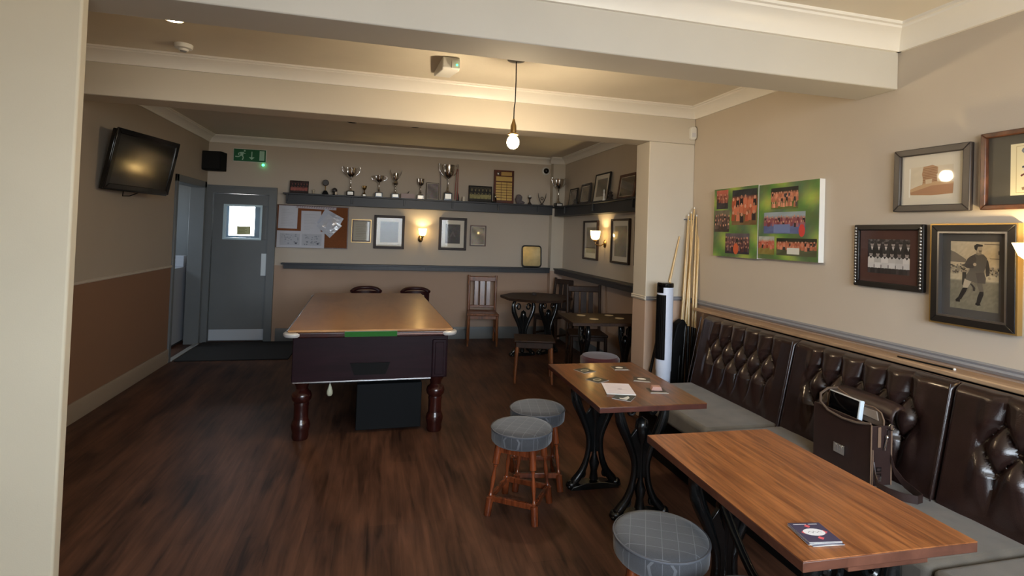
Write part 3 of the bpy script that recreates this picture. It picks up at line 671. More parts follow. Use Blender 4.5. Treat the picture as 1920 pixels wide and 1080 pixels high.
# ------------------------------------------------------------------ chairs
def slat_chair(label, loc, rz, m, group=None, top=0.92):
    t = thing('dining_chair', label, 'chair', loc, rz, group)
    W2, D2, SH = 0.195, 0.19, 0.44
    B().prism([(-0.215, -0.21), (0.215, -0.21), (0.19, 0.19), (-0.19, 0.19)], SH-0.03, SH).obj('seat', m, t, 40, 0.012, 3)
    for s in (-1, 1):
        B().turned((s*0.195, -0.185, 0), (s*0.19, -0.18, SH-0.03), [(0, 0), (0.014, 0.0), (0.015, 0.18), (0.02, 0.2), (0.02, 1), (0, 1)], 10).obj('leg', m, t, 45)
        b = B(); b.tube([(s*0.185, 0.215, 0), (s*0.185, 0.185, SH*0.6), (s*0.185, 0.18, SH), (s*0.188, 0.20, 0.7), (s*0.192, 0.235, top)], 0.018, 8); b.obj('rear_post', m, t, 45)
        box('side_stretcher', m, s*0.185-0.009, -0.18, 0.17, s*0.185+0.009, 0.19, 0.195, t, 0.002)
    b = B(); b.box(-0.19, 0.215, top-0.085, 0.19, 0.24, top-0.015); b.obj('top_rail', m, t, 40, 0.008)
    b = B(); b.box(-0.19, 0.185, SH+0.03, 0.19, 0.205, SH+0.065); b.obj('lower_rail', m, t, 40, 0.004)
    for k in (-0.085, 0, 0.085):
        w_ = 0.028 if k else 0.034
        b = B(); mx = Matrix.Translation((0, 0, 0)); z0, z1 = SH+0.05, top-0.07
        b.box(k-w_, 0.19, z0, k+w_, 0.2, z1, Matrix.Shear('XY', 4, (0, 0.075)) @ Matrix.Identity(4) if False else None); o = b.obj('slat', m, t, 40, 0.003)
        o.location = (0, 0.0, 0); o.rotation_euler = (-0.075, 0, 0); o.location = (0, 0.035*1.0*z0*0+0.0, 0); o.location.z = 0.013
        o.location.y = -0.036+0.0
    box('front_rail', m, -0.19, -0.19, SH-0.075, 0.19, -0.172, SH-0.03, t, 0.003)
    return t
slat_chair('brown slat-back wooden chair against the back wall, right of the pool table', (1.42, 7.24, 0), math.radians(-8), M['chair_wood'])
slat_chair('dark wooden chair with its back to the corner, behind the octagonal table', (2.38, 7.0, 0), math.radians(-60), M['dark_wood'])
slat_chair('dark wooden chair against the alcove wall, between the octagonal and rectangular tables', (2.33, 5.72, 0), math.radians(-12), M['dark_wood'], None, 0.95)
t = thing('side_stool', 'square wooden stool with thin legs standing before the dark alcove tables', 'stool', (1.62, 5.40, 0), math.radians(-14))
B().box(-0.21, -0.18, 0.42, 0.21, 0.18, 0.445).obj('seat', M['dark_wood'], t, 40, 0.008)
B().box(-0.19, -0.16, 0.36, 0.19, 0.16, 0.42).obj('seat_frame', M['dark_wood'], t, 40, 0.004)
for sx_ in (-1, 1):
    for sy_ in (-1, 1):
        B().turned((sx_*0.19, sy_*0.155, 0), (sx_*0.175, sy_*0.145, 0.37), [(0, 0), (0.012, 0.0), (0.016, 0.1), (0.013, 0.2), (0.018, 0.7), (0.018, 1), (0, 1)], 10).obj('leg', M['chair_wood'], t, 45)
def tub_chair(label, loc, rz):
    t = thing('tub_chair', label, 'chair', loc, rz, 'oxblood padded chairs behind the pool table')
    B().lathe([(0, .42), (0.2, .42), (0.215, .435), (0.2, .46), (0, .47)], 24).obj('seat', M['red_pad'], t, 50)
    arc = [(0.185*math.sin(a), 0.18*math.cos(a)+0.01, 0) for a in [(-1.15+2.3*i/14) for i in range(15)]]
    b = B()
    b.tube([(x, y, 0.800-0.045*(abs(x)/0.18)**4) for x, y, z in arc], [0.022]*15, 10); b.obj('back_rail', M['red_pad'], t, 60)
    b = B(); b.prism([(x, y-.006) for x, y, _ in arc]+[(x, y+.012) for x, y, _ in arc[::-1]], 0.50, 0.765, 'Z'); b.obj('back_pad', M['red_pad'], t, 50)
    for i in (2, 12):
        x, y, _ = arc[i]; B().tube([(x*0.9, y*0.9, 0.43), (x, y, 0.55)], 0.012, 8).obj('back_post', M['mahog_leg'], t, 60)
    for sx_ in (-1, 1):
        for sy_ in (-1, 1):
            B().turned((sx_*0.18, sy_*0.17, 0), (sx_*0.14, sy_*0.13, 0.42), [(0, 0), (0.011, 0.0), (0.018, 0.4), (0.014, 0.8), (0.018, 1), (0, 1)], 10).obj('leg', M['mahog_leg'], t, 45)
    return t
c0 = tub_chair('oxblood padded chair behind the pool table, left of the pair', (-0.125, 6.62, 0), 0.0)
dup(c0, (0.475, 6.60, 0), 0.12, 'oxblood padded chair behind the pool table, right of the pair')

# ------------------------------------------------------------------ framed pictures
R_W = -PI/2
def framed(name, label, cat, loc, rz, w, h, border, fm, mount=None, mw=0.0, art=None, depth=0.022, inner=None, outer=None, tilt=0.0, lean=0.0, group=None, glass=True, zbase=False, bev=0.004):
    """origin at the centre of the back face; front faces local -Y"""
    t = thing(name, label, cat, loc, 0, group, rot=(lean, 0, rz))
    if tilt: t.rotation_euler = (Matrix.Rotation(rz, 3, 'Z') @ Matrix.Rotation(lean, 3, 'X') @ Matrix.Rotation(tilt, 3, 'Y')).to_euler()
    f = B().frame(w, h, w-2*border, h-2*border, -depth, 0).obj('frame', fm, t, 30, bev)
    box('backing', M['matt_black'], -w/2+border*.6, -0.006, -h/2+border*.6, w/2-border*.6, -0.001, h/2-border*.6, t)
    iw, ih = w-2*border, h-2*border
    if mount is not None and mw:
        B().frame(iw+.004, ih+.004, iw-2*mw, ih-2*mw, -0.012, -0.0095).obj('mount', mount, t)
        iw2, ih2 = iw-2*mw+.006, ih-2*mw+.006
    else: iw2, ih2 = iw+.004, ih+.004
    if art: art(iw2, ih2).build('print', t, -0.0085, 0, thick=0.0018)
    if inner is not None: B().frame(iw+.006, ih+.006, iw-.010, ih-.010, -depth-.001, -0.012).obj('inner_slip', inner, t)
    if outer is not None: B().frame(w+.014, h+.014, w, h, -depth+.004, 0).obj('outer_edge', outer, t)
    if glass: box('glass', M['glass'], -iw/2, -0.0165, -ih/2, iw/2, -0.0145, ih/2, t)
    return t
# --- artwork
def px(ax0, ay0, ax1, ay1):
    return lambda pts: [((x-ax0)/(ax1-ax0), 1-(y-ay0)/(ay1-ay0)) for x, y in pts]
def art_player(w, h):
    a = Art(w, h); T = px(340, 305, 715, 862)
    P = lambda pts, c: a.poly(T(pts), c)
    def bgc(u, v):
        if v > 0.62: c = (206, 190, 160)
        elif v > 0.50: c = (150, 138, 118) if random.random() < .5 else (192, 178, 150)
        elif v > 0.42: c = (200, 188, 160)
        else: c = (132, 126, 108)
        return jit(c, 8)
    a.grid(0, 0, 1, 1, 24, 34, bgc)
    P([(340, 385), (380, 400), (465, 455), (470, 480), (340, 480)], (128, 118, 104))
    for k in range(34):
        x, y = rnd(345, 470), rnd(490, 570); a.oval(*T([(x, y)])[0], 0.018, 0.013, jit((110, 102, 90), 60))
    for k in range(24):
        x, y = rnd(630, 705), rnd(505, 580); a.oval(*T([(x, y)])[0], 0.018, 0.013, jit((110, 102, 90), 60))
    P([(600, 328), (715, 330), (715, 336), (600, 334)], (120, 108, 90)); P([(640, 440), (712, 440), (712, 446), (640, 446)], (120, 108, 90))
    P([(700, 383), (715, 380), (715, 410), (700, 410)], (80, 72, 64))
    # second player behind
    P([(440, 560), (470, 560), (470, 640), (455, 675), (438, 660)], (58, 54, 50)); P([(495, 645), (515, 650), (540, 680), (538, 705), (522, 705), (520, 680)], (60, 56, 52))
    # boots, socks, legs
    P([(388, 790), (405, 770), (425, 780), (424, 804), (392, 804)], (30, 28, 28)); P([(543, 795), (570, 795), (582, 812), (560, 818), (540, 812)], (30, 28, 28))
    P([(445, 685), (482, 682), (470, 715), (432, 785), (408, 772), (430, 720)], (36, 34, 34))
    P([(572, 705), (600, 704), (600, 730), (576, 800), (548, 798), (556, 750)], (38, 36, 36))
    P([(458, 612), (515, 622), (500, 650), (482, 684), (445, 686), (450, 650)], (190, 178, 156))
    P([(548, 638), (590, 640), (600, 704), (572, 706), (556, 670)], (110, 102, 92))
    # shorts
    P([(492, 545), (600, 550), (616, 600), (612, 640), (540, 640), (466, 618), (470, 580)], (104, 98, 90))
    P([(540, 560), (600, 552), (614, 600), (612, 640), (556, 640)], (88, 82, 76))
    # arms and shirt
    P([(600, 430), (630, 460), (642, 520), (640, 575), (618, 585), (612, 520)], (64, 60, 58)); a.oval(*T([(640, 597)])[0], 0.028, 0.02, (170, 156, 136))
    P([(528, 412), (560, 405), (596, 412), (622, 440), (616, 500), (600, 550), (492, 545), (506, 500), (500, 450)], (98, 93, 88))
    P([(500, 430), (528, 415), (545, 450), (535, 500), (500, 528), (462, 520), (456, 495), (478, 450)], (78, 74, 70))
    P([(462, 500), (530, 485), (545, 500), (520, 525), (470, 524)], (70, 66, 64)); a.oval(*T([(533, 494)])[0], 0.034, 0.024, (196, 180, 156))
    P([(546, 390), (580, 390), (582, 412), (560, 420), (540, 412)], (150, 138, 120))
    a.oval(*T([(562, 370)])[0], 0.068, 0.062, (176, 162, 140)); P([(526, 345), (545, 330), (590, 336), (590, 350), (555, 352), (545, 385), (530, 372)], (46, 42, 40))
    P([(560, 380), (585, 380), (580, 395), (566, 398)], (120, 108, 94))
    return a
def art_team(w, h, tint=(1, 1, 1), rows=((0.80, (30, 28, 30)), (0.52, (205, 202, 200)))):
    a = Art(w, h); t = lambda c: tuple(c[i]*tint[i] for i in range(3))
    a.rect(0, 0, 1, 1, t((46, 42, 44)))
    for k in range(40): a.oval(rnd(0, 1), rnd(0.86, 1), 0.03, 0.03, t(jit((80, 76, 76), 30)))
    n = 6
    for r, (v, shirt) in enumerate(rows):
        for k in range(n):
            u = (k+0.5+(0.0 if r else 0.15))/n
            a.poly([(u-0.085, v-0.26), (u+0.085, v-0.26), (u+0.085, v-0.08), (u+0.03, v-0.02), (u-0.03, v-0.02), (u-0.085, v-0.08)], t(jit(shirt, 18)))
            if r == 0: a.poly([(u-0.03, v-0.03), (u+0.03, v-0.03), (u, v-0.14)], t((210, 206, 204)))
            else: a.poly([(u-0.04, v-0.03), (u+0.04, v-0.03), (u, v-0.10)], t((40, 36, 38)))
            a.oval(u, v+0.035, 0.042, 0.06, t(jit((150, 140, 136), 20))); a.oval(u, v+0.075, 0.042, 0.028, t((34, 30, 32)))
    for k in range(n):
        u = (k+0.5)/n
        a.poly([(u-0.075, 0.16), (u+0.075, 0.16), (u+0.075, 0.32), (u-0.075, 0.32)], t(jit((214, 212, 212), 14)))
        for s in (-1, 1): a.poly([(u+s*0.04-0.026, 0.0), (u+s*0.04+0.026, 0.0), (u+s*0.04+0.03, 0.17), (u+s*0.04-0.03, 0.17)], t(jit((50, 44, 46), 20)))
    return a
def art_windmill(w, h):
    a = Art(w, h); a.rect(0, 0, 1, 1, (232, 224, 206)); T = px(330, 165, 605, 415)
    P = lambda pts, c: a.poly(T(pts), c)
    P([(366, 230), (372, 230), (372, 374), (366, 374)], (250, 246, 236))
    a.grid(0.16, 0.20, 0.83, 0.76, 8, 8, lambda u, v: jit((226, 214, 190), 5))
    P([(430, 226), (470, 220), (494, 232), (494, 262), (488, 268), (492, 300), (500, 318), (425, 325), (430, 290), (424, 262)], (190, 150, 114))
    for k in range(9): P([(428, 236+k*8), (490, 232+k*8), (490, 235+k*8), (428, 239+k*8)], (150, 106, 72))
    P([(372, 335), (400, 322), (470, 300), (560, 308), (560, 318), (470, 322), (372, 352)], (206, 170, 130))
    P([(372, 350), (470, 320), (560, 316), (558, 362), (470, 368), (374, 362)], (184, 138, 104))
    P([(440, 290), (470, 288), (468, 308), (442, 312)], (220, 200, 170))
    return a
def art_card(w, h):
    a = Art(w, h); a.rect(0, 0, 1, 1, (84, 80, 72)); u0, u1, v0, v1 = 0.145, 0.86, 0.13, 0.86
    U = lambda u: u0+(u1-u0)*u
    V = lambda v: v0+(v1-v0)*v
    a.rect(u0, v0, u1, v1, (236, 226, 190)); a.line([(U(.05), V(.05)), (U(.95), V(.05)), (U(.95), V(.95)), (U(.05), V(.95)), (U(.05), V(.05))], 0.004, (196, 178, 130))
    ring = [(U(.2+.10*math.cos(i*.5)), V(.86+.07*math.sin(i*.5))) for i in range(1, 13)]
    a.line(ring, 0.012, (120, 126, 140)); a.poly([(U(.17), V(.78)), (U(.23), V(.78)), (U(.26), V(.70)), (U(.14), V(.70))], (80, 104, 160))
    a.poly([(U(.1), V(.56)), (U(.9), V(.80)), (U(.9), V(.74)), (U(.1), V(.52))], (70, 76, 90))
    a.poly([(U(.1), V(.50)), (U(.9), V(.72)), (U(.9), V(.56)), (U(.15), V(.40))], (214, 216, 224))
    for k in range(5): a.oval(U(.18+.16*k), V(.50+.045*k), 0.026, 0.05, (60, 78, 140))
    a.poly([(U(.12), V(.24)), (U(.9), V(.24)), (U(.9), V(.34)), (U(.5), V(.33)), (U(.3), V(.30)), (U(.12), V(.32))], (120, 66, 50))
    for k in range(3): a.line([(U(.15+.2*k+.06*math.cos(i*.6)), V(.36+.05*math.sin(i*.6))) for i in range(6)], 0.012, (110, 50, 44))
    a.line([(U(.1), V(.12)), (U(.25), V(.2))], 0.02, (150, 120, 90))
    for k in range(3): a.rect(U(.4), V(.09+.045*k), U(.9), V(.105+.045*k), (150, 146, 130))
    return a
def art_print(c1, c2, bg=(216, 208, 190), kind=0):
    def f(w, h):
        a = Art(w, h); a.rect(0, 0, 1, 1, bg)
        a.grid(0.04, 0.04, 0.96, 0.96, 12, 16, lambda u, v: tuple(max(0, min(255, c1[i]+(c2[i]-c1[i])*(0.5+0.5*math.sin(5*u+7*v*v+kind))+rnd(-10, 10))) for i in range(3)))
        if kind == 1: a.poly([(.3, .36), (.7, .36), (.5, .66)], jit((92, 86, 84), 3)); a.poly([(.4, .36), (.6, .36), (.5, .52)], (66, 60, 60))
        return a
    return f
def art_cert(w, h):
    a = Art(w, h); a.rect(0, 0, 1, 1, (176, 170, 152))
    for k in range(9): a.rect(0.15, 0.12+k*0.085, 0.15+rnd(.4, .7), 0.135+k*0.085, (140, 134, 120))
    return a
# right wall, near
framed('picture', 'charcoal framed windmill print in a cream mount, upper left of the wall group', 'picture', (XR, 2.052, 1.862), R_W, 0.375, 0.318, 0.034, M['frame_grey'], None, 0, art_windmill, 0.026, tilt=0.012)
framed('picture', 'wide dark frame with grey mount and illustrated cream card, cut by right edge', 'picture', (XR, 1.50, 1.872), R_W, 0.64, 0.342, 0.022, M['frame_brn'], None, 0, art_card, 0.03)
tp = framed('picture', 'beaded dark frame with maroon mount around a black and white team photo', 'picture', (XR, 2.274, 1.470), R_W, 0.398, 0.340, 0.030, M['frame_blk'], M['mount_m'], 0.048, art_team, 0.024)
for s in (-1, 1):
    b = B()
    for k in range(19): b.ball((s*0.186, -0.025, -0.150+k*0.0167), 0.0086, (0.7, 0.7, 1), 6, 4)
    b.obj('bead_strip', M['steel'], tp, 60)
framed('picture', 'large black frame with gilt edge around a vintage footballer photo', 'picture', (XR, 1.852, 1.404), R_W, 0.356, 0.462, 0.034, M['frame_blk'], M['mount_g'], 0.041, art_player, 0.034, inner=M['steel'], outer=M['gold'])
# collage canvases
def art_collage(which):
    def f(w, h):
        a = Art(w, h); sd = random.Random(3+which)
        ph = [sd.uniform(0, 6) for _ in range(6)]
        def bgc(u, v):
            k = 0.5+0.5*math.sin(9*u+ph[0]+3*math.sin(4*v+ph[1])); q = 0.5+0.5*math.sin(14*v+ph[2]+8*u)
            return (84+86*k*q+sd.uniform(-6, 6), 108+60*k*q+20*k+sd.uniform(-7, 7), 62+22*q)
        a.grid(0, 0, 1, 1, 22, 22, bgc)
        def photo(u0, v0, u1, v1, top, mid, low, rows=2, n=7):
            a.grid(u0, v0, u1, v1, 6, 6, lambda u, v: jit(top if v > .72 else (mid if v > .35 else low), 12))
            n = int(n*1.7)
            for r in range(rows+1):
                for k in range(n):
                    u = u0+(u1-u0)*(k+.5+sd.uniform(-.3, .3))/n; v = v0+(v1-v0)*(.66-.22*r+sd.uniform(-.04, .04))
                    dw, dh = (u1-u0)/n*.45, (v1-v0)*.12
                    a.poly([(u-dw, v-dh), (u+dw, v-dh), (u+dw*.8, v+dh*.6), (u-dw*.8, v+dh*.6)], jit(tuple(c*.9+12 for c in mid) if sd.random() < .75 else (54, 46, 50), 30))
                    a.oval(u, v+dh*.9, dw*.5, dh*.45, jit((190, 140, 116), 20), 8)
        if which == 0:
            photo(.06, .70, .34, .98, (186, 100, 84), (150, 82, 66), (50, 44, 50), 1, 4)
            photo(.02, .36, .38, .68, (110, 104, 88), (84, 62, 56), (66, 56, 48), 2, 4)
            photo(.44, .46, .98, .96, (40, 44, 50), (196, 104, 72), (118, 92, 60), 2, 4)
            photo(.30, .05, .84, .34, (92, 84, 92), (96, 60, 62), (40, 34, 48), 2, 7)
            a.oval(.55, .12, .06, .08, (206, 96, 56))
        else:
            photo(.22, .66, .68, .94, (36, 38, 34), (206, 130, 100), (92, 104, 50), 2, 7)
            photo(.10, .34, .80, .62, (150, 166, 178), (140, 74, 84), (92, 104, 150), 1, 9)
            a.rect(.28, .35, .56, .46, (112, 128, 176)); a.oval(.75, .38, .05, .08, (206, 66, 60))
            photo(.01, .06, .30, .30, (170, 176, 170), (190, 96, 76), (134, 120, 60), 1, 4)
            photo(.34, .06, .98, .28, (30, 36, 26), (190, 108, 78), (80, 84, 60), 1, 8)
            a.rect(.52, .08, .72, .16, (214, 216, 210))
        return a
    return f
def canvas(label, y, z, w, h, which):
    t = thing('canvas_print', label, 'canvas', (XR, y, z), 0, None, rot=(0, 0, R_W))
    box('stretcher_block', M['paper'] if False else mat('canvas_white', rgb(232, 230, 224), 0.7), -w/2, -0.038, -h/2, w/2, 0, h/2, t, 0.001)
    art_collage(which)(w-.002, h-.002).build('print', t, -0.040, 0, thick=0.0018)
canvas('green football collage canvas on the left, nearest the cue rack', 3.508, 1.668, 0.513, 0.528, 0)
canvas('green football collage canvas on the right, with white near edge showing', 2.975, 1.668, 0.535, 0.516, 1)

# back wall pictures
framed('picture', 'slim wooden frame with plain pale certificate beside the cork board', 'picture', (-0.238, YB, 1.490), 0, 0.245, 0.300, 0.018, M['frame_brn'], None, 0, art_cert, 0.02, outer=M['brass'])
framed('picture', 'dark framed print reflecting the window, left of the lit wall lamp', 'picture', (0.135, YB, 1.488), 0, 0.415, 0.462, 0.036, M['frame_dk'], M['mount_w'], 0.042, art_print((24, 24, 26), (40, 40, 44)), 0.03)
framed('picture', 'dark framed print with white mount and grey triangle, right of the lit lamp', 'picture', (1.018, YB, 1.492), 0, 0.395, 0.462, 0.036, M['frame_dk'], M['mount_w'], 0.050, art_print((58, 54, 54), (74, 68, 66), kind=1), 0.03)
framed('picture', 'small brown framed glossy picture, rightmost on the back wall', 'picture', (1.384, YB, 1.478), 0, 0.235, 0.300, 0.018, M['frame_brn'], None, 0, art_print((120, 108, 90), (170, 158, 136)), 0.02)
# cork board
cb = thing('notice_board', 'brown cork notice board with papers pinned, left end of the back wall', 'notice board', (-0.865, YB, 1.522))
box('cork_panel', M['cork'], -0.45, -0.012, -0.28, 0.45, 0, 0.28, cb, 0.001)
B().frame(0.91, 0.57, 0.886, 0.546, -0.016, 0).obj('edge_frame', M['frame_brn'], cb, 40)
def paper(nm, label, x0, z0, x1, z1, fn=None, rot=0, y=0.0145, m=None):
    a = Art(x1-x0, z1-z0); a.rect(0, 0, 1, 1, (190, 192, 200)); fn and fn(a)
    o = a.build(nm, None, 0, 0); o.location = ((x0+x1)/2, YB-y, (z0+z1)/2); o.rotation_euler = (0, rot, 0)
    return tag(o, label, 'paper')
def lines(a):
    for k in range(11):
        a.rect(.14, .12+k*.07, .14+rnd(.3, .7), .13+k*.07, (166, 168, 178))
def gridp(a):
    for x0 in (.06, .52):
        a.rect(x0, .14, x0+.42, .84, (172, 175, 184))
        for k in range(26): a.oval(x0+rnd(.04, .38), rnd(.2, .8), rnd(.008, .03), rnd(.01, .05), jit((140, 144, 154), 18), 8)
        a.oval(x0+.34, .26, .025, .06, (84, 88, 100), 8)
def title(a):
    a.rect(0, 0, 1, 1, (176, 166, 172))
    for k in range(16): 
        u = .04+k*.058; a.rect(u, .25, u+.012, .75, (120, 100, 108)); a.rect(u, .6, u+.036, .75, (120, 100, 108))
paper('title_strip', 'pinkish paper strip with faint lettering along the top of the notice board', -1.09, 1.762, -0.575, 1.806, title, 0.02)
paper('notice_sheet', 'white sheet pinned at the top left corner of the notice board', -1.298, 1.492, -1.062, 1.796, lines, 0.01)
paper('notice_sheet', 'white sheet pinned in the middle, half behind the plastic wallets', -1.015, 1.45, -0.765, 1.735, lines, -0.01)
paper('notice_sheet', 'wide white sheet with two faint diagrams at the lower left of the board', -1.308, 1.240, -0.712, 1.462, gridp, 0.0, 0.0165)
# plastic wallets (crumpled)
def wallet(label, x, z, w_, h_, rot, y, m):
    b = bmesh.new(); n = 9; g = {}
    for i in range(n+1):
        for j in range(n+1):
            u, v = i/n-.5, j/n-.5; e = min(1, 4*min(.5-abs(u), .5-abs(v)))
            for s in (0, 1):
                g[i, j, s] = b.verts.new((u*w_, -0.012*e*(0.5+0.5*math.sin(9*u+5*v))*(1 if s == 0 else 0)-0.002*(1-s)-abs(rnd(0, .006))*e*(1-s), v*h_))
    for i in range(n):
        for j in range(n):
            for s in (0, 1): b.faces.new([g[i, j, s], g[i+1, j, s], g[i+1, j+1, s], g[i, j+1, s]])
    for k in range(n):
        for q in (0, n):
            b.faces.new([g[k, q, 0], g[k+1, q, 0], g[k+1, q, 1], g[k, q, 1]]); b.faces.new([g[q, k, 0], g[q, k+1, 0], g[q, k+1, 1], g[q, k, 1]])
    bmesh.ops.recalc_face_normals(b, faces=b.faces)
    me = bpy.data.meshes.new('plastic_wallet'); b.to_mesh(me); b.free(); me.materials.append(m)
    o = place(bpy.data.objects.new('plastic_wallet', me)); o.location = (x, YB-y, z); o.rotation_euler = (0, rot, 0)
    tag(o, label, 'wallet')
film2 = mat('paper_in_wallet', rgb(176, 182, 196), 0.3)
wallet('grey plastic wallet behind the shinier one on the notice board', -0.645, 1.615, 0.27, 0.22, math.radians(28), 0.020, film2)
wallet('shiny crumpled plastic wallet hanging cornerwise on the notice board', -0.655, 1.545, 0.235, 0.225, math.radians(42), 0.042, M['plastic_film'])

# ------------------------------------------------------------------ back shelves
def shelf_box(name, label, x0, x1, y0, y1, z0, z1, lip, brackets):
    t = thing(name, label, 'shelf', (0, 0, 0))
    return t
sh = thing('trophy_shelf', 'dark boxed shelf high along the back wall carrying the trophies', 'shelf', (0.61, YB, 1.82))
box('shelf_board', M['dark_shelf'], -1.84, -0.185, 0.118, 1.842, 0, 0.138, sh, 0.003)
box('fascia', M['dark_shelf'], -1.805, -0.150, 0.0, 1.842, -0.130, 0.118, sh, 0.002)
box('underside', M['dark_shelf'], -1.805, -0.13, 0.0, 1.842, 0, 0.015, sh)
for x in (-1.79, -0.98, -0.29, 0.37, 1.02, 1.62): box('bracket', M['dark_shelf'], x-0.012, -0.172, 0.03, x+0.012, -0.15, 0.118, sh, 0.003)
sh2 = thing('side_shelf', 'dark boxed shelf along the alcove right wall carrying framed photos', 'shelf', (XR, 5.9, 1.80))
box('shelf_board', M['dark_shelf'], -0.185, -1.54, 0.118, 0, 1.57, 0.138, sh2, 0.003)
box('fascia', M['dark_shelf'], -0.15, -1.54, 0, -0.13, 1.57, 0.118, sh2, 0.002)
box('underside', M['dark_shelf'], -0.13, -1.54, 0, 0, 1.57, 0.015, sh2)
for y in (-0.95, 0.1, 1.1): box('bracket', M['dark_shelf'], -0.172, y-0.012, 0.03, -0.15, y+0.012, 0.118, sh2, 0.003)
lr = thing('drinks_rail', 'narrow dark drinks rail running low along the back wall', 'shelf', (0.6, YB, 0.965))
box('rail_board', M['dark_shelf'], -1.83, -0.11, 0.055, 1.855, 0, 0.075, lr, 0.003)
box('rail_fascia', M['dark_shelf'], -1.80, -0.095, 0, 1.855, -0.078, 0.055, lr, 0.002)
for x in (-1.1, -0.5, 0.05, 0.6, 1.1): box('bracket', M['dark_shelf'], x-0.01, -0.105, 0.012, x+0.01, -0.095, 0.055, lr, 0.002)
lr2 = thing('drinks_rail', 'narrow dark drinks rail along the right wall of the alcove', 'shelf', (XR, 5.9, 0.965))
box('rail_board', M['dark_shelf'], -0.14, -1.54, 0.055, 0, 1.57, 0.075, lr2, 0.003)
box('rail_fascia', M['dark_shelf'], -0.125, -1.54, 0, -0.105, 1.57, 0.055, lr2, 0.002)
SZ = 1.958; TY = 7.50
# ------------------------------------------------------------------ trophies
def cup(label, x, h, bowl_w, y=TY, z=SZ, base=(0.09, 0.05), handles='loop', m='silver', bowl_h=0.42, plaque=True, ribbon=False, bulge=False, deep=False):
    t = thing('trophy_cup', label, 'trophy', (x, y, z))
    bw, bh = base; sc_ = h
    box('plinth', M['gloss_black'], -bw/2, -bw/2, 0, bw/2, bw/2, bh, t, 0.004)
    if plaque: box('plaque', mat('engraved_plate', rgb(220, 216, 206), 0.35, 0.3), -bw*.36, -bw/2-.002, bh*.2, bw*.36, -bw/2+.001, bh*.82, t)
    r = bowl_w/2*0.62; zb = bh; H = h-bh; b0 = zb+H*(1-bowl_h)
    P = [(0, zb), (bw*.42, zb), (bw*.38, zb+.008), (bw*.2, zb+H*.06), (0.008, zb+H*.12), (0.013, zb+H*.17), (0.007, zb+H*.22), (0.006, b0-H*.06), (0.012, b0-H*.03), (0.008, b0)]
    if bulge: P += [(r*.55, b0+H*.03), (r*.8, b0+H*.10), (r*.62, b0+H*.18), (r*.4, b0+H*.24), (r*.5, b0+H*.27), (r*.75, b0+H*.36), (r*.8, b0+H*bowl_h)]
    else: P += [(r*.45, b0+H*bowl_h*.08), (r*.78, b0+H*bowl_h*.28), (r*.93, b0+H*bowl_h*.55), (r*.97, b0+H*bowl_h*.8), (r*1.05, b0+H*bowl_h)]
    P += [(P[-1][0]-.004, P[-1][1]), (P[-1][0]*.8, b0+H*bowl_h*.7), (0, b0+H*bowl_h*.5)]
    B().lathe(P, 24).obj('bowl', M[m], t, 50)
    if handles:
        for s in (-1, 1):
            zt = b0+H*bowl_h
            if handles == 'loop': pts = [(s*r*.85, 0, b0+H*bowl_h*.25), (s*r*1.35, 0, b0+H*bowl_h*.5), (s*bowl_w*.5, 0, zt-.01), (s*bowl_w*.47, 0, zt+.02), (s*bowl_w*.40, 0, zt+.012), (s*bowl_w*.38, 0, zt-.012)]
            elif handles == 'up': pts = [(s*r*.6, 0, b0+H*bowl_h*.45), (s*bowl_w*.40, 0, zt-.02), (s*bowl_w*.5, 0, zt+.03), (s*bowl_w*.47, 0, zt+.045)]
            else: pts = [(s*r*.9, 0, b0+H*bowl_h*.3), (s*bowl_w*.46, 0, b0+H*bowl_h*.5), (s*bowl_w*.5, 0, b0+H*bowl_h*.85), (s*r*1.0, 0, b0+H*bowl_h*.92)]
            B().tube(pts, 0.005, 8).obj('handle', M['chrome'], t, 60)
    if ribbon:
        for s, q in ((1, 0.0), (1, 0.02)):
            B().tube([(s*bowl_w*.42+q, -0.01, h-.05), (s*bowl_w*.38+q*1.4, -0.012, h*.5), (s*bowl_w*.36+q*1.8, -0.014, .02)], [.006, .007, .009], 4).obj('ribbon', mat('red_ribbon', rgb(140, 60, 52), 0.6), t)
        B().tube([(-bowl_w*.40, -0.01, h-.08), (-bowl_w*.38, -0.012, h*.5), (-bowl_w*.36, -0.014, .02)], [.005, .006, .006], 4).obj('ribbon', mat('dark_ribbon', rgb(96, 84, 96), 0.6), t)
    return t
cup('silver two-handled cup on black plinth, largest on the left half of shelf', -0.396, 0.375, 0.24, base=(0.10, 0.065))
cup('tiny dark cup trophy just right of the large left cup', -0.216, 0.145, 0.10, base=(0.05, 0.035), handles=None, m='brass', bowl_h=0.5)
cup('wide silver cup with side handles, left of the hourglass-shaped trophy', -0.026, 0.295, 0.21, base=(0.10, 0.065), handles='side')
cup('hourglass-shaped silver trophy with raised horn handles', 0.194, 0.34, 0.155, base=(0.10, 0.06), handles='up', bulge=True, bowl_h=0.6)
cup('small silver goblet trophy between the pink box and glass plaque', 0.536, 0.285, 0.16, base=(0.095, 0.06), handles=None, bowl_h=0.45)
cup('tallest silver cup with long handles and red ribbons, centre of shelf', 0.915, 0.50, 0.28, base=(0.115, 0.11), bowl_h=0.5, ribbon=True)
cup('silver cup with lid standing at the shelf corner by the pilaster', 2.50, 0.40, 0.22, y=7.34, z=1.94, base=(0.10, 0.05), bowl_h=0.42)
framed('photo_frame', 'small dark framed team photo, leftmost on the trophy shelf', 'photo frame', (-1.05, 7.535, SZ+0.085), 0, 0.235, 0.168, 0.012, M['frame_dk'], None, 0, lambda w, h: art_team(w, h, (0.75, 0.42, 0.38)), 0.014, lean=-0.12)
t = thing('figurine', 'tiny pale glass ornament right of the leftmost framed photo', 'ornament', (-0.864, TY, SZ))
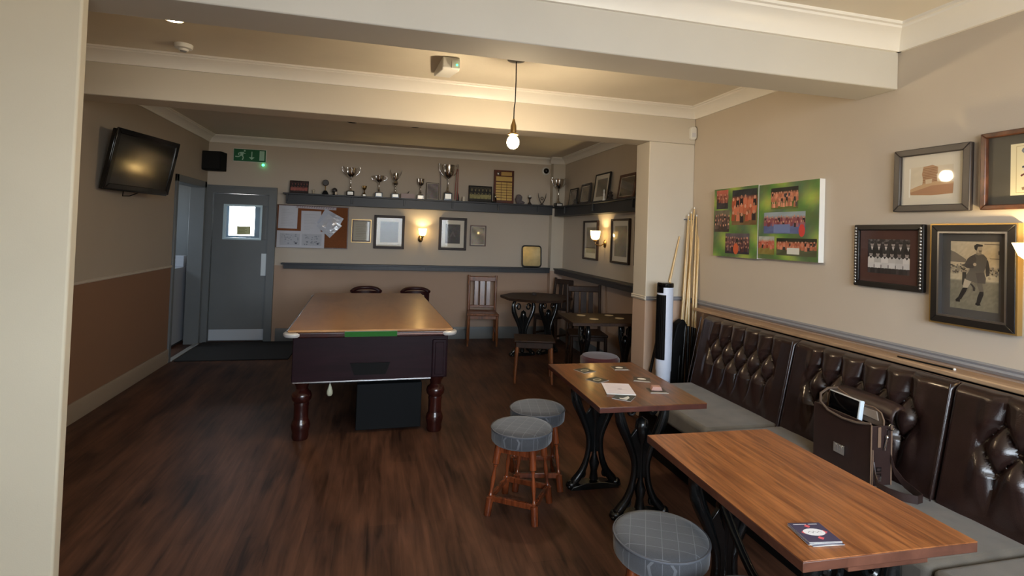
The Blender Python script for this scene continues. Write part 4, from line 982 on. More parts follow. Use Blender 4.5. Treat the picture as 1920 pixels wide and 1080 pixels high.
B().lathe([(0, 0), (0.018, 0), (0.016, .01), (0.006, .02), (0.014, .04), (0.018, .055), (0, .068)], 12).obj('ornament_body', mat('pale_glass_orn', rgb(196, 186, 166), 0.2), t, 60)
def disc_trophy(label, x, h, r, m):
    t = thing('disc_trophy', label, 'trophy', (x, TY, SZ))
    B().prism([(-.045, 0), (.045, 0), (.018, .055), (-.018, .055)], -.02, .02, 'Y').obj('base', M['matt_black'], t, 40, 0.003)
    B().tube([(0, 0, .05), (0, 0, h-2*r+.01)], 0.006, 8).obj('stem', M['brass'], t)
    B().lathe([(0, -.01), (r*.8, -.01), (r, 0), (r*.8, .01), (0, .01)], 20, mx=Matrix.Translation((0, 0, h-r)) @ Matrix.Rotation(PI/2, 4, 'X')).obj('disc', M[m], t, 40)
disc_trophy('dark round disc trophy on stem, second trophy from the left', -0.717, 0.20, 0.042, 'frame_grey')
t = thing('ball_trophy', 'small dark ball trophy left of the large left cup', 'trophy', (-0.594, TY, SZ))
B().box(-.03, -.02, 0, .03, .02, .02).obj('base', M['matt_black'], t, 40, .003); B().ball((-.006, 0, .062), 0.036).obj('ball', M['frame_grey'], t, 60); B().box(.002, -.03, .005, .03, -.022, .045).obj('plaque', M['silver'], t)
t = thing('gift_box', 'pinkish flat box with small leaf on top beside the hourglass trophy', 'box', (0.361, TY-.02, SZ))
box('box_body', mat('pink_card', rgb(190, 172, 172), 0.7), -.092, -.04, 0, .092, .04, .066, t, .002)
B().tube([(0, 0, .066), (.005, 0, .085), (.02, 0, .105)], [.004, .007, .002], 6).obj('leaf', M['frame_grey'], t)
framed('glass_plaque', 'upright grey glass plaque in thin dark frame left of the tallest cup', 'plaque', (0.705, 7.54, SZ+0.122), 0, 0.175, 0.242, 0.007, M['frame_dk'], None, 0, art_print((112, 104, 104), (140, 132, 130)), 0.014, lean=-0.06)
tag(box('candle', mat('white_wax', rgb(216, 206, 188), 0.5), 1.122, TY-.02, SZ, 1.158, TY+.016, SZ+.068, None, .006, 3), 'small white candle standing right of the tallest cup', 'candle')
t = thing('figurine', 'small dark curved figurine standing between tallest cup and white candle', 'ornament', (1.06, TY, SZ))
B().tube([(0, 0, 0), (.008, 0, .05), (0, 0, .1), (-.008, 0, .125)], [.02, .012, .01, .003], 8).obj('figure_body', M['frame_grey'], t, 60)
framed('photo_frame', 'dark framed wide team photo of yellow shirts on the trophy shelf', 'photo frame', (1.385, 7.53, SZ+0.118), 0, 0.34, 0.235, 0.014, M['frame_blk'], None, 0, lambda w, h: art_team(w, h, (0.72, 0.70, 0.46)), 0.016, lean=-0.13)
# honours shield
t = thing('honours_board', 'tall mahogany honours board with brass plates, propped on the shelf', 'plaque', (1.731, 7.55, SZ+0.005), 0); t.rotation_euler = (-0.05, 0, 0)
box('board', wood('honours_wood', rgb(70, 30, 18), rgb(104, 50, 32), 0.3, (6, 6, 2), 0.3, 3), -.15, -.02, 0, .15, 0, .48, t, .004)
box('header_plate', M['gold'], -.045, -.024, .40, .115, -.019, .455, t, .001)
B().lathe([(0, 0), (.026, 0), (.02, .006), (0, .008)], 18, mx=Matrix.Translation((-.085, -.02, .428)) @ Matrix.Rotation(PI/2, 4, 'X')).obj('badge', M['steel'], t, 50)
pl = mat('brass_plate', rgb(196, 164, 92), 0.4, 0.35)
box('title_plate', pl, -.12, -.023, .32, .12, -.019, .385, t, .001)
for r in range(7):
    for c in range(3): box('name_plate', pl, -.12+c*.082, -.023, .04+r*.0385, -.12+c*.082+.076, -.019, .04+r*.0385+.032, t, .001)
t = thing('silver_dish', 'curved silver dish tilted against the left side of the honours board', 'trophy', (1.575, 7.47, SZ))
B().lathe([(0, .0), (.03, .004), (.055, .02), (.06, .03), (.056, .03), (.05, .022), (0, .008)], 20, mx=Matrix.Translation((0, 0, .075)) @ Matrix.Rotation(1.35, 4, 'Y') @ Matrix.Rotation(.3, 4, 'X')).obj('dish', M['silver'], t, 60)
box('stand', M['matt_black'], -.03, -.02, 0, .03, .02, .02, t, .003)
t = thing('rock_ornament', 'grey craggy rock ornament right of the honours board', 'ornament', (1.95, TY, SZ))
b = B(); b.ball((0, 0, .07), .07, (.75, .5, 1.1), 9, 6); b.ball((.04, 0, .025), .04, (1.2, .8, .7), 8, 5)
for v in b.b.verts: v.co += Vector((rnd(-.007, .007), rnd(-.007, .007), rnd(-.004, .004))); v.co.z = max(0, v.co.z)
b.obj('rock', mat('grey_rock', rgb(104, 98, 102), 0.7, var=0.2, scale=30), t)
t = thing('golf_trophy', 'small trophy with pale ball on dark stem, right part of the shelf', 'trophy', (2.114, TY, SZ))
B().lathe([(0, 0), (.034, 0), (.03, .012), (.01, .04), (.008, .08), (.03, .1), (.03, .105), (0, .105)], 16).obj('stem', M['frame_grey'], t, 50); B().ball((0, 0, .12), .02).obj('ball', M['white_plastic'], t, 60)
t = thing('wing_trophy', 'open V-shaped trophy with a small ring between its arms', 'trophy', (2.302, TY, SZ))
B().lathe([(0, 0), (.03, 0), (.028, .012), (0, .014)], 16).obj('base', M['frame_grey'], t, 50)
for s in (-1, 1): B().tube([(0, 0, .01), (s*.03, 0, .06), (s*.055, 0, .12), (s*.062, 0, .175)], [.006, .007, .006, .003], 8).obj('arm', M['frame_grey'], t, 60)
B().tube([(.02*math.cos(i*PI/8), 0, .10+.02*math.sin(i*PI/8)) for i in range(16)], .005, 6, True).obj('ring', M['frame_grey'], t, 60)
# tray on the drinks rail
t = thing('tray', 'small gilt picture tray with rounded dark rim on the drinks rail', 'tray', (2.188, YB-0.055, 1.043)); t.rotation_euler = (-0.10, 0, 0)
def rr(w_, h_, r, n=5, zc=0):
    P = []
    for cx, cz, a0 in ((w_/2-r, zc+h_/2-r, 0), (-w_/2+r, zc+h_/2-r, PI/2), (-w_/2+r, zc-h_/2+r, PI), (w_/2-r, zc-h_/2+r, 1.5*PI)):
        for k in range(n+1): P.append((cx+r*math.cos(a0+PI/2*k/n), cz+r*math.sin(a0+PI/2*k/n)))
    return P
B().prism(rr(.30, .318, .04, 5, .16), -.008, 0, 'Y').obj('tray_back', M['frame_blk'], t, 40, .002)
B().tube([(x, -.012, z) for x, z in rr(.29, .308, .04, 5, .16)], .008, 8, True).obj('rim', M['frame_blk'], t, 60)
B().prism(rr(.265, .283, .03, 5, .16), -.0115, -.008, 'Y').obj('picture_face', mat('aged_gilt_face', rgb(176, 164, 124), 0.25, 0.5, var=0.15, scale=14), t, 40)
# side shelf photos (face -X)
framed('photo_frame', 'smallest dark photo frame at the far end of the side shelf', 'photo frame', (2.60, 6.98, 1.94+0.12), R_W, 0.30, 0.245, 0.018, M['frame_blk'], None, 0, art_print((70, 60, 48), (120, 108, 88)), 0.016, lean=-0.12)
framed('photo_frame', 'brown photo frame second from the far end of the side shelf', 'photo frame', (2.60, 6.53, 1.94+0.137), R_W, 0.33, 0.275, 0.034, M['frame_grey'], None, 0, art_print((96, 86, 66), (130, 118, 92)), 0.016, lean=-0.12)
framed('photo_frame', 'tallest framed print with wide white mount on the side shelf', 'photo frame', (2.60, 6.0, 1.94+0.178), R_W, 0.44, 0.355, 0.018, M['frame_blk'], M['mount_w'], 0.045, art_print((86, 82, 70), (116, 110, 94)), 0.02, lean=-0.12)
framed('photo_frame', 'dark carved photo frame nearest the pier on the side shelf', 'photo frame', (2.60, 5.32, 1.94+0.14), R_W, 0.40, 0.28, 0.03, M['frame_brn'], None, 0, art_print((78, 70, 56), (108, 98, 80)), 0.02, lean=-0.14)
def small_orn(label, y, h, m, x=2.50, r=.02):
    t = thing('figurine', label, 'ornament', (x, y, 1.938))
    B().lathe([(0, 0), (r*1.1, 0), (r, h*.12), (r*.45, h*.3), (r*.8, h*.55), (r*.4, h*.72), (r*.6, h*.85), (0, h)], 12).obj('ornament_body', m, t, 60)
small_orn('pale slim ornament in front of the tallest framed print', 5.72, .14, M['white_plastic'], 2.50, .018)
small_orn('dark round ornament between the two largest side shelf frames', 5.58, .11, M['frame_grey'], 2.52, .04)
small_orn('greyish ornament in front of the second side shelf frame', 6.62, .075, M['mount_g'], 2.49, .035)
# alcove wall pictures
framed('picture', 'dark framed tall print left of the alcove wall lamp', 'picture', (XR, 6.385, 1.477), R_W, 0.47, 0.50, 0.024, M['frame_dk'], M['mount_w'], 0.052, art_print((132, 122, 100), (158, 146, 120)), 0.03)
framed('picture', 'dark framed tall print right of the alcove wall lamp', 'picture', (XR, 5.52, 1.482), R_W, 0.47, 0.505, 0.024, M['frame_dk'], M['mount_w'], 0.045, art_print((110, 104, 88), (140, 130, 108)), 0.03)
framed('picture', 'dark frame nearly hidden by the pier edge in the alcove', 'picture', (XR, 4.98, 1.492), R_W, 0.36, 0.52, 0.03, M['frame_dk'], None, 0, art_print((90, 84, 70), (120, 112, 92)), 0.03)

# ------------------------------------------------------------------ lamps
def sconce(label, loc, rz, arm, cup_r, cup_h, bulb='bulb_s', bowl=False, ox=0.0):
    """local -Y points away from the wall"""
    t = thing('wall_lamp', label, 'lamp', loc, rz)
    B().lathe([(0, 0), (.036, 0), (.036, .006), (.026, .014), (.012, .022), (0, .022)], 18, mx=Matrix.Rotation(PI/2, 4, 'X') @ Matrix.Diagonal((1, 1.35, 1, 1))).obj('wall_plate', M['brass'], t, 50)
    B().tube([(0, -.015, 0), (ox*.5, -arm*.5, -.025), (ox, -arm, -.005), (ox, -arm, .03)], .007, 8).obj('arm', M['brass'], t, 60)
    B().lathe([(0, .022), (.02, .024), (.026, .034), (.018, .05), (0, .05)], 16, (ox, -arm, 0)).obj('holder', M['brass'], t, 50)
    if bowl: P = [(.02, .045), (cup_r*.5, .05), (cup_r*.8, .075), (cup_r, .05+cup_h), (cup_r-.004, .05+cup_h), (cup_r*.78, .08), (cup_r*.48, .056), (.016, .05)]
    else: P = [(.018, .045), (cup_r*.62, .055), (cup_r*.82, .075), (cup_r*.9, .05+cup_h*.6), (cup_r, .05+cup_h), (cup_r-.003, .05+cup_h), (cup_r*.86, .05+cup_h*.6), (cup_r*.77, .078), (cup_r*.56, .06), (.014, .052)]
    B().lathe(P, 24, (ox, -arm, 0), cap=False).obj('glass_shade', M['shade'], t, 60)
    B().ball((ox, -arm, .05+cup_h*.52), .019, (1, 1, 1.15)).obj('light_bulb', M[bulb], t, 60)
sconce('lit glass wall lamp between two pictures on the back wall', (0.565, YB, 1.408), 0, 0.10, 0.058, 0.095, ox=.02)
sconce('lit glass wall lamp between two tall prints in the alcove', (XR, 5.96, 1.44), R_W, 0.13, 0.062, 0.105)
sconce('lit glass bowl wall lamp at the right edge, beside the footballer photo', (XR, 1.505, 1.43), R_W, 0.135, 0.10, 0.075, 'bulb_r', bowl=True)
t = thing('pendant_lamp', 'lit bare globe bulb hanging on a black cord from the ceiling', 'lamp', (0.82, 3.34, CZ))
B().lathe([(0, -.028), (.03, -.028), (.058, -.02), (.062, -.006), (.062, 0), (0, 0)], 24).obj('ceiling_rose', mat('dark_bronze', rgb(62, 54, 46), 0.35, 0.7), t, 50)
B().tube([(0, 0, -.02), (.002, 0, -.15), (.001, 0, -.29), (-.004, 0, -.33), (-.004, 0, -.405)], .0035, 8).obj('cord', M['matt_black'], t, 60)
B().lathe([(0, -.505), (.034, -.505), (.036, -.498), (.02, -.49), (.019, -.445), (.012, -.425), (.006, -.40), (0, -.40)], 18, (-.004, 0, 0)).obj('bulb_holder', M['brass'], t, 50)
B().ball((-.004, 0, -.552), .040, (1, 1, 1.08), 20, 12).obj('globe_bulb', M['bulb'], t, 60)
t = thing('downlight', 'lit recessed downlight in the ceiling near the left wall', 'lamp', (-1.165, 3.343, CZ))
B().lathe([(.042, -.001), (.058, -.001), (.06, -.006), (.056, -.010), (.042, -.008)], 24, cap=False).obj('bezel', M['white_plastic'], t, 50)
B().lathe([(0, -.002), (.041, -.002), (.041, -.012), (.03, -.016), (0, -.017)], 20).obj('lamp_face', M['down'], t, 50)
for s in (-1, 1): box('spring_clip', M['matt_black'], s*.046-.008, -.008, -.014, s*.046+.008, .008, -.008, t)
for x, y, lb in ((-0.329, 5.965, 'left'), (0.337, 5.949, 'right')):
    t = thing('downlight', 'unlit recessed downlight in the rear ceiling, %s one of the two' % lb, 'lamp', (x, y, CZ))
    B().lathe([(.034, 0), (.05, 0), (.05, -.006), (.034, -.008)], 20, cap=False).obj('bezel', M['frame_grey'], t, 50)
    B().lathe([(0, -.001), (.034, -.001), (.034, -.004), (0, -.004)], 20).obj('lamp_face', M['gloss_black'], t, 50)
t = thing('smoke_detector', 'round white smoke detector on the ceiling at the left', 'detector', (-1.268, 3.83, CZ))
B().lathe([(0, -.042), (.026, -.042), (.03, -.03), (.05, -.026), (.054, -.012), (.054, 0), (0, 0)], 24).obj('detector_body', M['white_plastic'], t, 40)
B().lathe([(0, -.046), (.018, -.046), (.02, -.042), (0, -.042)], 16).obj('sensor_cap', M['grey_trim'], t, 50)
t = thing('emergency_light', 'white wedge-shaped emergency light unit with green lamp on the ceiling', 'emergency light', (0.405, 3.66, CZ), 0.05)
B().prism([(-.19, 0), (.19, 0), (.19, -.03), (-.17, -.085), (-.19, -.075)], -.058, .058, 'X').obj('housing', M['white_plastic'], t, 40, .008, 3)
box('front_lip', M['white_plastic'], .0, -.205, -.075, .055, -.188, -.02, t, .003)
B().ball((.035, -.208, -.055), .007).obj('indicator', M['led'], t, 60)
t = thing('alarm_sensor', 'small white alarm sensor at the top of the pier corner', 'sensor', (2.604, 4.122, 2.447))
B().prism(rr(.06, .115, .026, 5, 0), -.038, 0, 'Y').obj('sensor_case', M['white_plastic'], t, 40, .008, 3)
box('lens', M['paper'], -.018, -.04, -.035, .018, -.037, .0, t, .003)
t = thing('security_camera', 'small dome security camera high on the back wall near the corner', 'camera', (2.373, YB, 2.475))
B().lathe([(0, 0), (.062, 0), (.062, .02), (.05, .03), (0, .03)], 24, mx=Matrix.Rotation(PI/2, 4, 'X')).obj('mount_ring', M['white_plastic'], t, 50)
B().ball((0, -.035, 0), .042, (1, .8, 1)).obj('dome', M['gloss_black'], t, 60)

# ------------------------------------------------------------------ TV, speaker, exit sign
t = thing('television', 'black flat television on a wall bracket, high on the left wall', 'television', (-1.975, 5.19, 2.0))
ty = math.radians(77)
ax = Matrix.Rotation(ty, 4, 'Z')          # local +X runs along the screen (left to right seen from the room), -Y faces the room
t.rotation_euler = (Matrix.Rotation(ty, 3, 'Z') @ Matrix.Rotation(0.187, 3, 'X')).to_euler()
b = B(); b.box(-.40, 0, -.245, .40, .035, .245); b.obj('casing', M['gloss_black'], t, 40, .008, 3)
box('rear_housing', M['black'], -.28, .035, -.17, .28, .075, .17, t, .01)
B().frame(.80, .49, .715, .405, -.012, .002, .012).obj('bezel', mat('tv_bezel', rgb(10, 10, 11), 0.12), t, 40, .004)
box('screen', mat('tv_screen', rgb(12, 11, 11), 0.13, spec=0.9), -.36, -.004, -.195, .36, .001, .217, t)
box('wall_bracket', M['black'], -.05, .075, -.06, .05, .17, .06, t)
B().tube([(-.10, .05, -.24), (-.08, .06, -.29), (0, .06, -.285), (.08, .05, -.25)], .004, 6).obj('cable', M['matt_black'], t, 60)
t = thing('speaker', 'small black loudspeaker in the back left corner near the ceiling', 'speaker', (-2.06, 7.44, 2.19), math.radians(-8))
box('cabinet', M['matt_black'], -.125, -.10, 0, .125, .08, .235, t, .006)
box('grille', mat('speaker_grille', rgb(9, 9, 10), 0.9), -.115, -.108, .012, .115, -.10, .223, t, .004)
box('bracket', M['matt_black'], -.02, .08, .1, .02, .16, .14, t)
t = thing('exit_sign', 'green exit sign with running figure and down arrow on the back wall', 'sign', (-1.675, YB, 2.425))
box('sign_housing', M['white_plastic'], -.20, -.028, -.085, .20, 0, .085, t, .004)
a = Art(.385, .158); gr = (12, 96, 56); wh = (166, 206, 186); a.rect(0, 0, 1, 1, gr)
a.rect(.80, .12, .955, .92, wh)
a.line([(.56, .82), (.56, .35)], .03, wh); a.poly([(.47, .36), (.65, .36), (.56, .14)], wh)
a.oval(.335, .86, .03, .07, wh); a.poly([(.20, .74), (.31, .76), (.29, .44), (.20, .42)], wh)
a.line([(.22, .72), (.14, .62), (.16, .5)], .028, wh); a.line([(.29, .70), (.36, .62)], .026, wh)
a.line([(.22, .46), (.14, .34), (.05, .36)], .032, wh); a.line([(.27, .46), (.30, .3), (.27, .1)], .034, wh)
a.build('sign_face', t, -.0295, 0, thick=.0012)
B().ball((.165, -.03, -.115), .018).obj('indicator', M['led'], t, 60)

# ------------------------------------------------------------------ fan and cues
t = thing('tower_fan', 'white and black tower fan standing beside the pier', 'fan', (2.262, 3.895, 0), math.radians(-28))
def col(r, n=28): return [(r*math.cos(2*PI*i/n), r*math.sin(2*PI*i/n)) for i in range(n)]
B().lathe([(0, 0), (.13, 0), (.135, .012), (.12, .03), (.05, .05), (0, .05)], 28).obj('base', M['fan_white'], t, 40)
B().lathe([(0, .05), (.05, .05), (.058, .46), (.062, .47), (.064, .62), (.064, 1.12), (.064, 1.135), (.0, 1.135)], 28).obj('shell', M['fan_white'], t, 35)
b = B()
a0, a1 = math.radians(185), math.radians(275)
def shell_patch(b, r, z0, z1, a0, a1, th=.004, n=10):
    arc = [(r*math.cos(a0+(a1-a0)*i/n), r*math.sin(a0+(a1-a0)*i/n)) for i in range(n+1)]
    arc2 = [((r-th)*math.cos(a0+(a1-a0)*i/n), (r-th)*math.sin(a0+(a1-a0)*i/n)) for i in range(n, -1, -1)]
    b.prism(arc+arc2, z0, z1, 'Z')
shell_patch(b, .067, .56, 1.075, a0, a1); b.obj('grille', M['matt_black'], t, 40, .002)
b = B()
for k in range(7):
    aa = a0+(a1-a0)*(k+.5)/7; b.box(.067, -.0015, .57, .070, .0015, 1.065, Matrix.Rotation(aa, 4, 'Z'))
b.obj('grille_bar', M['gloss_black'], t)
b = B(); b.lathe([(0, 1.135), (.064, 1.135), (.066, 1.14), (.066, 1.165), (.06, 1.172), (0, 1.172)], 28); b.obj('top_cap', M['gloss_black'], t, 40)
b = B(); shell_patch(b, .0668, 1.09, 1.14, a0-.1, a1-.35); b.obj('control_band', M['gloss_black'], t, 40)
cues = [((2.49, 3.99, .24), (2.604, 4.085, 1.755)), ((2.545, 3.95, .24), (2.632, 4.055, 1.74)), ((2.44, 3.97, .24), (2.565, 4.07, 1.742)), ((2.50, 3.93, .24), (2.592, 4.07, 1.765)), ((2.455, 3.95, .24), (2.612, 4.06, 1.805)),
        ((2.53, 3.90, .24), (2.662, 4.05, 1.735)), ((2.56, 3.92, .24), (2.650, 4.06, 1.70)), ((2.475, 4.0, .24), (2.58, 4.08, 1.70))]
labs = ['pool cue behind the tallest one in the corner bundle', 'pool cue just right of the tallest one in the corner bundle', 'pool cue leaning leftmost in the corner bundle', 'pool cue second from the left in the corner bundle', 'tallest pool cue in the middle of the corner bundle',
        'rightmost pool cue of the corner bundle, against the right wall', 'pool cue just left of the rightmost one in the bundle', 'pool cue at the back of the corner bundle against the pier']
for (p0, p1), lb in zip(cues, labs):
    p0, p1 = Vector(p0), Vector(p1); t = thing('pool_cue', lb, 'pool cue', p0, 0, 'pool cues leaning in the corner'); d = p1-p0
    q = d*.37
    B().turned((0, 0, 0), q, [(0, 0), (.0145, 0), (.0145, .02), (.011, 1), (0, 1)], 12).obj('butt', M['cue_butt'], t, 50)
    B().turned(q, d*.99, [(0, 0), (.0108, 0), (.0062, 1), (0, 1)], 12).obj('shaft', M['maple'], t, 50)
    B().turned(d*.99, d, [(0, 0), (.0062, 0), (.0062, .6), (.004, 1), (0, 1)], 10).obj('tip', M['white_plastic'], t, 50)
# separate cue leaning across behind the fan
p0, p1 = Vector((2.15, 4.06, .0)), Vector((2.505, 4.103, 1.55)); d = p1-p0
t = thing('pool_cue', 'pool cue leaning at a slant between fan and bundle', 'pool cue', p0)
B().turned((0, 0, 0), d*.66, [(0, 0), (.0145, 0), (.0105, 1), (0, 1)], 12).obj('butt', M['cue_butt'], t, 50)
B().turned(d*.66, d, [(0, 0), (.0105, 0), (.006, 1), (0, 1)], 12).obj('shaft', M['maple'], t, 50)
t = thing('cue_shade_wedge', 'black wedge standing in for cue butts and shadow behind the fan', 'bag', (2.36, 4.03, .12))  # solid black shape in place of dark cue butts and their shadow
B().prism([(-.09, 0), (.04, 0), (.17, .70), (.13, .74), (.07, .70)], -.05, .03, 'Y').obj('wedge_body', M['matt_black'], t, 40, .012, 3)
t = thing('cue_stand', 'low dark block on which the pool cues stand', 'stand', (2.48, 3.86, 0))
box('stand_block', M['umber'], -.07, -.10, 0, .14, .24, .24, t, .006)
t = thing('cue_rack', 'wall clip rack holding the tops of the pool cues', 'rack', (2.60, 4.118, 1.70))
box('rack_bar', M['paper'], -.055, -.014, -.008, .04, 0, .008, t, .003)
for x in (-.045, -.012, .028): B().tube([(x-.010, -.014, 0), (x-.012, -.04, 0), (x-.008, -.05, 0)], .0035, 6).obj('clip', M['matt_black'], t, 60)

# ------------------------------------------------------------------ things on the tables
H1 = 0.7125
def mat_art(kind):
    a = Art(.095, .095)
    if kind == 0:
        a.rect(0, 0, 1, 1, (62, 56, 84)); 
        for (u, v) in ((.2, .5), (.82, .5), (.5, .82), (.5, .2)): a.poly([(u-.1, v), (u, v-.09), (u+.1, v), (u, v+.09)], (214, 92, 100))
        a.oval(.5, .5, .33, .19, (232, 232, 236), 20)
        a.line([(.3, .47), (.38, .55), (.44, .45), (.5, .55), (.58, .46), (.66, .54), (.72, .47)], .018, (150, 150, 156))
        a.rect(.12, .90, .52, .935, (222, 222, 228)); a.rect(.60, .90, .88, .935, (222, 222, 228))
    elif kind == 1:
        a.rect(0, 0, 1, 1, (58, 56, 48)); a.oval(.5, .5, .3, .22, (170, 168, 150), 16); a.oval(.5, .5, .22, .12, (90, 84, 62), 16)
    elif kind == 2:
        a.rect(0, 0, 1, 1, (54, 60, 58)); a.poly([(.15, .25), (.6, .2), (.85, .35), (.4, .5), (.3, .7), (.15, .6)], (206, 208, 204))
    else:
        a.rect(0, 0, 1, 1, (66, 60, 54)); a.oval(.5, .6, .26, .2, (214, 214, 208), 12); a.rect(.05, .05, .95, .16, (190, 188, 180))
    return a
def beer_mat(label, x, y, z, rz, kind, group=None):
    o = mat_art(kind).build('beer_mat', None, 0, 0, True, .0014); o.location = (x, y, z+.0016); o.rotation_euler = (0, 0, rz)
    return tag(o, label, 'beer mat', group)
for k, lb in enumerate(('lowest of the stacked purple beer mats on the oak table', 'second lowest of the stacked purple beer mats on the oak table', 'third of the stacked purple beer mats on the oak table', 'top purple beer mat with white oval, on the oak table stack')):
    beer_mat(lb, 1.205+(.004, -.002, .001, .003)[k], 1.248+(-.004, -.002, .001, .003)[k], H1+k*.0019, math.radians(-8+(3, -2, 1, 0)[k]), 0, 'stacked beer mats')
beer_mat('dark beer mat nearest the far left corner of the brown table', 1.235, 3.03, H1, .35, 1)
beer_mat('dark beer mat with pale oval just left of the folded paper', 1.228, 2.825, H1, .5, 1)
beer_mat('dark beer mat with white motif near the far right of brown table', 1.478, 3.06, H1, -.1, 3)
beer_mat('grey beer mat lying right of the folded paper', 1.492, 2.80, H1, -.45, 3)
beer_mat('dark beer mat sticking out under the near edge of the white paper', 1.232, 2.495, H1, .85, 2)
beer_mat('pale beer mat under the pink cloth near the right corner', 1.468, 2.585, H1, -.2, 3)
t = thing('folded_napkin', 'small folded pink card standing on a beer mat at the brown table', 'card', (1.468, 2.595, H1+.003), -.25)
B().prism([(-.03, 0), (.03, 0), (.022, .02), (-.022, .02)], -.02, .02, 'Y').obj('card_body', mat('pink_paper', rgb(178, 138, 126), 0.7), t, 40, .002)
a = Art(.15, .20); a.rect(0, 0, 1, 1, (222, 216, 224))
for k in range(9): a.rect(.1, .12+k*.09, .1+rnd(.3, .75), .135+k*.09, (184, 174, 192))
a.oval(.55, .45, .09, .03, (150, 140, 156))
o = a.build('paper_booklet', None, 0, 0, True, .004); o.location = (1.265, 2.632, H1+.0062); o.rotation_euler = (0, 0, -.27)
tag(o, 'white printed booklet lying in the middle of the brown table', 'booklet')
def alc(x, y): return (x, y)
for (x, y), lb in zip(((2.02, 5.10), (2.06, 4.86), (2.32, 5.09), (2.35, 4.90)), ('far left', 'near left', 'far right', 'near right')):
    o = B().lathe([(0, 0), (.045, 0), (.045, .003), (0, .003)], 20).obj('beer_mat', mat('pale_mat_round', rgb(196, 176, 140), 0.6)); o.location = (x, y, .7205)
    tag(o, 'round pale beer mat at the %s of the dark alcove table' % lb, 'beer mat', 'pale mats on the alcove table')
o = B().lathe([(0, 0), (.03, 0), (.034, .02), (.02, .035), (0, .035)], 14).obj('ashtray', M['frame_grey']); o.location = (1.98, 6.66, .7405)
tag(o, 'small dark pot on the octagonal table', 'pot')

# ------------------------------------------------------------------ satchel on the bench
bg_ = thing('satchel', 'open brown leather satchel sitting on the bench behind the oak table', 'bag', (2.232, 2.11, 0.452), math.radians(-3))
W_, D_, H_ = .34, .105, .27          # along Y, along X, height
b = B(); b.box(-D_/2, -W_/2, 0, -D_/2+.006, W_/2, H_); o = b.obj('front_panel', M['bag'], bg_, 40, .003)
b = B(); b.box(D_/2-.006, -W_/2, 0, D_/2, W_/2, H_+.02); b.obj('back_panel', M['bag'], bg_, 40, .003)
for s in (-1, 1):
    b = B(); y = s*(W_/2); b.box(-D_/2, y-.003, 0, D_/2, y+.003, H_-.005); b.obj('gusset', M['bag'], bg_, 40, .002)
box('bottom', M['bag'], -D_/2, -W_/2, 0, D_/2, W_/2, .006, bg_)
for x in (-D_/2-.001, D_/2+.001): B().tube([(x, -W_/2-.003, .0), (x, -W_/2-.003, H_)], .0035, 6).obj('edge_binding', M['bag_edge'], bg_, 60)
# flap thrown open: rises behind, leans on the backrest, with rolled front hood
b = bmesh.new(); prev = None; n = 22
prof = [(.050, .28), (.056, .315), (.066, .335), (.084, .345), (.115, .352)]
rows = []
for (x, z) in prof:
    row = []
    for i in range(n+1):
        v = i/n-.5; y = v*(W_+.02); k = 1-abs(2*v)**6
        row.append(b.verts.new((x, y, z-.012*(1-k))))
    rows.append(row)
for r0, r1 in zip(rows, rows[1:]):
    for i in range(n): b.faces.new((r0[i], r0[i+1], r1[i+1], r1[i]))
me = bpy.data.meshes.new('flap'); b.to_mesh(me); b.free(); me.materials.append(M['bag'])
o = place(bpy.data.objects.new('flap', me), bg_); sd = o.modifiers.new('solid', 'SOLIDIFY'); sd.thickness = .005
for p in me.polygons: p.use_smooth = True
# front lip of the divider, rounded suede pocket with raw edge (the pale shape at the right of the opening)
P = [(-.165, 0), (-.165, .035), (-.150, .065), (-.115, .078), (-.02, .070), (.02, .085), (.10, .105), (.14, .095), (.16, .06), (.165, 0)]
B().prism([(y, z+H_-.02) for y, z in P], .020, .026, 'X').obj('divider', M['bag_in'], bg_, 40, .002)
B().tube([(.019, y, z+H_-.02) for y, z in P], .003, 6).obj('divider_edge', M['bag_edge'], bg_, 60)
P2 = [(-.14, .01), (-.13, .05), (-.06, .048), (-.055, .012)]
B().prism([(y, z+H_-.005) for y, z in P2], .014, .020, 'X').obj('inner_patch', mat('suede_patch', rgb(140, 124, 110), 0.85), bg_, 40, .002)
# front opening lip
B().tube([(-.045, -.16, H_), (-.060, -.10, H_-.014), (-.064, -.02, H_-.02), (-.062, .07, H_-.012), (-.052, .13, H_+.012), (-.03, .155, H_+.045), (0, .14, H_+.075), (.02, .10, H_+.088)], .006, 8).obj('front_lip', M['bag_in'], bg_, 60)
# device inside
dv = thing('tablet', 'black tablet with white edge standing inside the open satchel', 'tablet', (2.222, 2.12, .615), math.radians(-3)); dv.rotation_euler = (0, math.radians(8), math.radians(-5))
box('screen', M['gloss_black'], -.010, -.055, .0, -.004, .125, .172, dv, .002)
box('top_edge', M['white_plastic'], -.011, -.055, .172, .006, .128, .176, dv, .001)
box('casing', M['gloss_black'], -.004, -.060, -.004, .005, .130, .172, dv, .004, 3)
box('edge', mat('pale_blue_edge', rgb(214, 228, 240), 0.2), -.012, -.069, .0, .010, -.057, .178, dv, .004, 3)
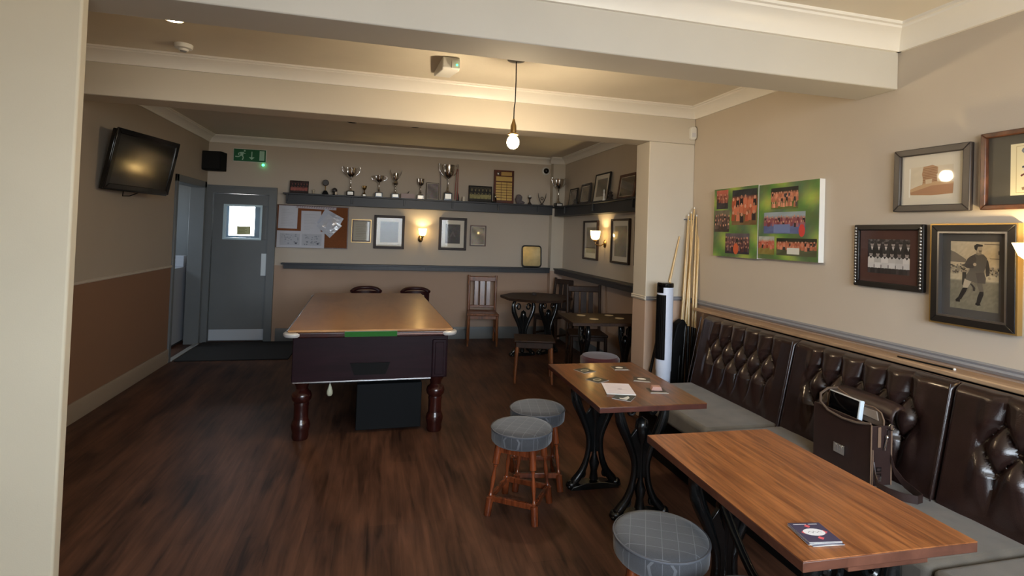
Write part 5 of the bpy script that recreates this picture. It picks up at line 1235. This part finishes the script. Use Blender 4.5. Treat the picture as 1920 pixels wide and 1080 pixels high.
# hardware
def ring(c, r, ax='X', th=.0028, m='chrome', nm='ring', parent=bg_):
    pts = []
    for i in range(16):
        a = i*PI/8; u, v = r*math.cos(a), r*math.sin(a)
        pts.append((c[0]+(u if ax == 'Y' else 0), c[1]+(u if ax == 'X' else 0), c[2]+v))
    B().tube(pts, th, 6, True).obj(nm, M[m], parent, 60)
ring((.045, -W_/2-.010, H_-.01), .014, 'Y')
ring((-.0, W_/2+.012, H_-.02), .012, 'X')
box('strap_tab', M['bag_edge'], -.022, -W_/2-.008, .17, -.006, -W_/2-.004, H_-.01, bg_, .002)
b = B(); b.ball((.02, -W_/2-.012, .215), .008, (1, 1, 1.4)); b.tube([(.02, -W_/2-.012, .21), (.008, -W_/2-.013, .16)], .005, 8); b.tube([(.028, -W_/2-.012, .225), (.03, -W_/2-.013, .245), (.018, -W_/2-.012, .25)], .003, 6)
b.obj('snap_hook', M['chrome'], bg_, 60)
b = B(); b.frame(.028, .035, .018, .025, -.003, .003, .06); b.frame(.028, .020, .018, .010, -.003, .003, .095)
o = b.obj('side_buckle', M['chrome'], bg_, 40); o.location = (-.02, -W_/2-.008, -.02)
b = B()
for k in range(3): b.box(-D_/2-.012, -.02+k*.016, .085, -D_/2-.007, -.011+k*.016, .115)
b.box(-D_/2-.008, -.03, .075, -D_/2-.001, .035, .12); b.obj('front_clasp', M['chrome'], bg_, 40, .001)
b = B()
b.tube([(-.045, -W_/2-.004, .0), (-.045, -W_/2-.004, .16)], .003, 6); b.obj('side_piping', M['bag_edge'], bg_, 60)
# shoulder strap looping on the seat
def ribbon(name, pts, w_, th, m, parent):
    b = B(); pts = [Vector(p) for p in pts]; ring_ = []
    for i, p in enumerate(pts):
        a = pts[max(0, i-1)]; c = pts[min(len(pts)-1, i+1)]; tt = (c-a).normalized(); up = Vector((0, 0, 1)); sd_ = tt.cross(up).normalized()*th/2
        u2 = Vector((0, 0, w_/2))
        ring_.append([b.b.verts.new(p+q) for q in (sd_+u2, -sd_+u2, -sd_-u2, sd_-u2)])
    for r0, r1 in zip(ring_, ring_[1:]):
        for j in range(4): b.b.faces.new((r0[j], r0[(j+1) % 4], r1[(j+1) % 4], r1[j]))
    b.b.faces.new(ring_[0]); b.b.faces.new(ring_[-1])
    return b.obj(name, m, parent, 40)
lp = []
for i in range(25):
    a = -2.2+i*4.6/24; lp.append((-.03+.055*math.cos(a)*1.1+.02, -W_/2-.105+.085*math.sin(a), .019))
pts = [(-.04, -W_/2-.006, .09), (-.045, -W_/2-.02, .045), (-.06, -W_/2-.05, .02), (-.055, -W_/2-.10, .019), (-.03, -W_/2-.15, .019), (.005, -W_/2-.175, .019), (.04, -W_/2-.165, .019), (.06, -W_/2-.12, .019), (.065, -W_/2-.06, .03), (.055, -W_/2-.02, .07), (.048, -W_/2-.008, .12)]
ribbon('shoulder_strap', pts, .034, .004, M['bag'], bg_)
# handle at the far side
B().tube([(0, W_/2+.01, .10), (-.01, W_/2+.03, .15), (-.01, W_/2+.034, .20), (0, W_/2+.014, .25)], .006, 8).obj('side_strap', M['bag'], bg_, 60)
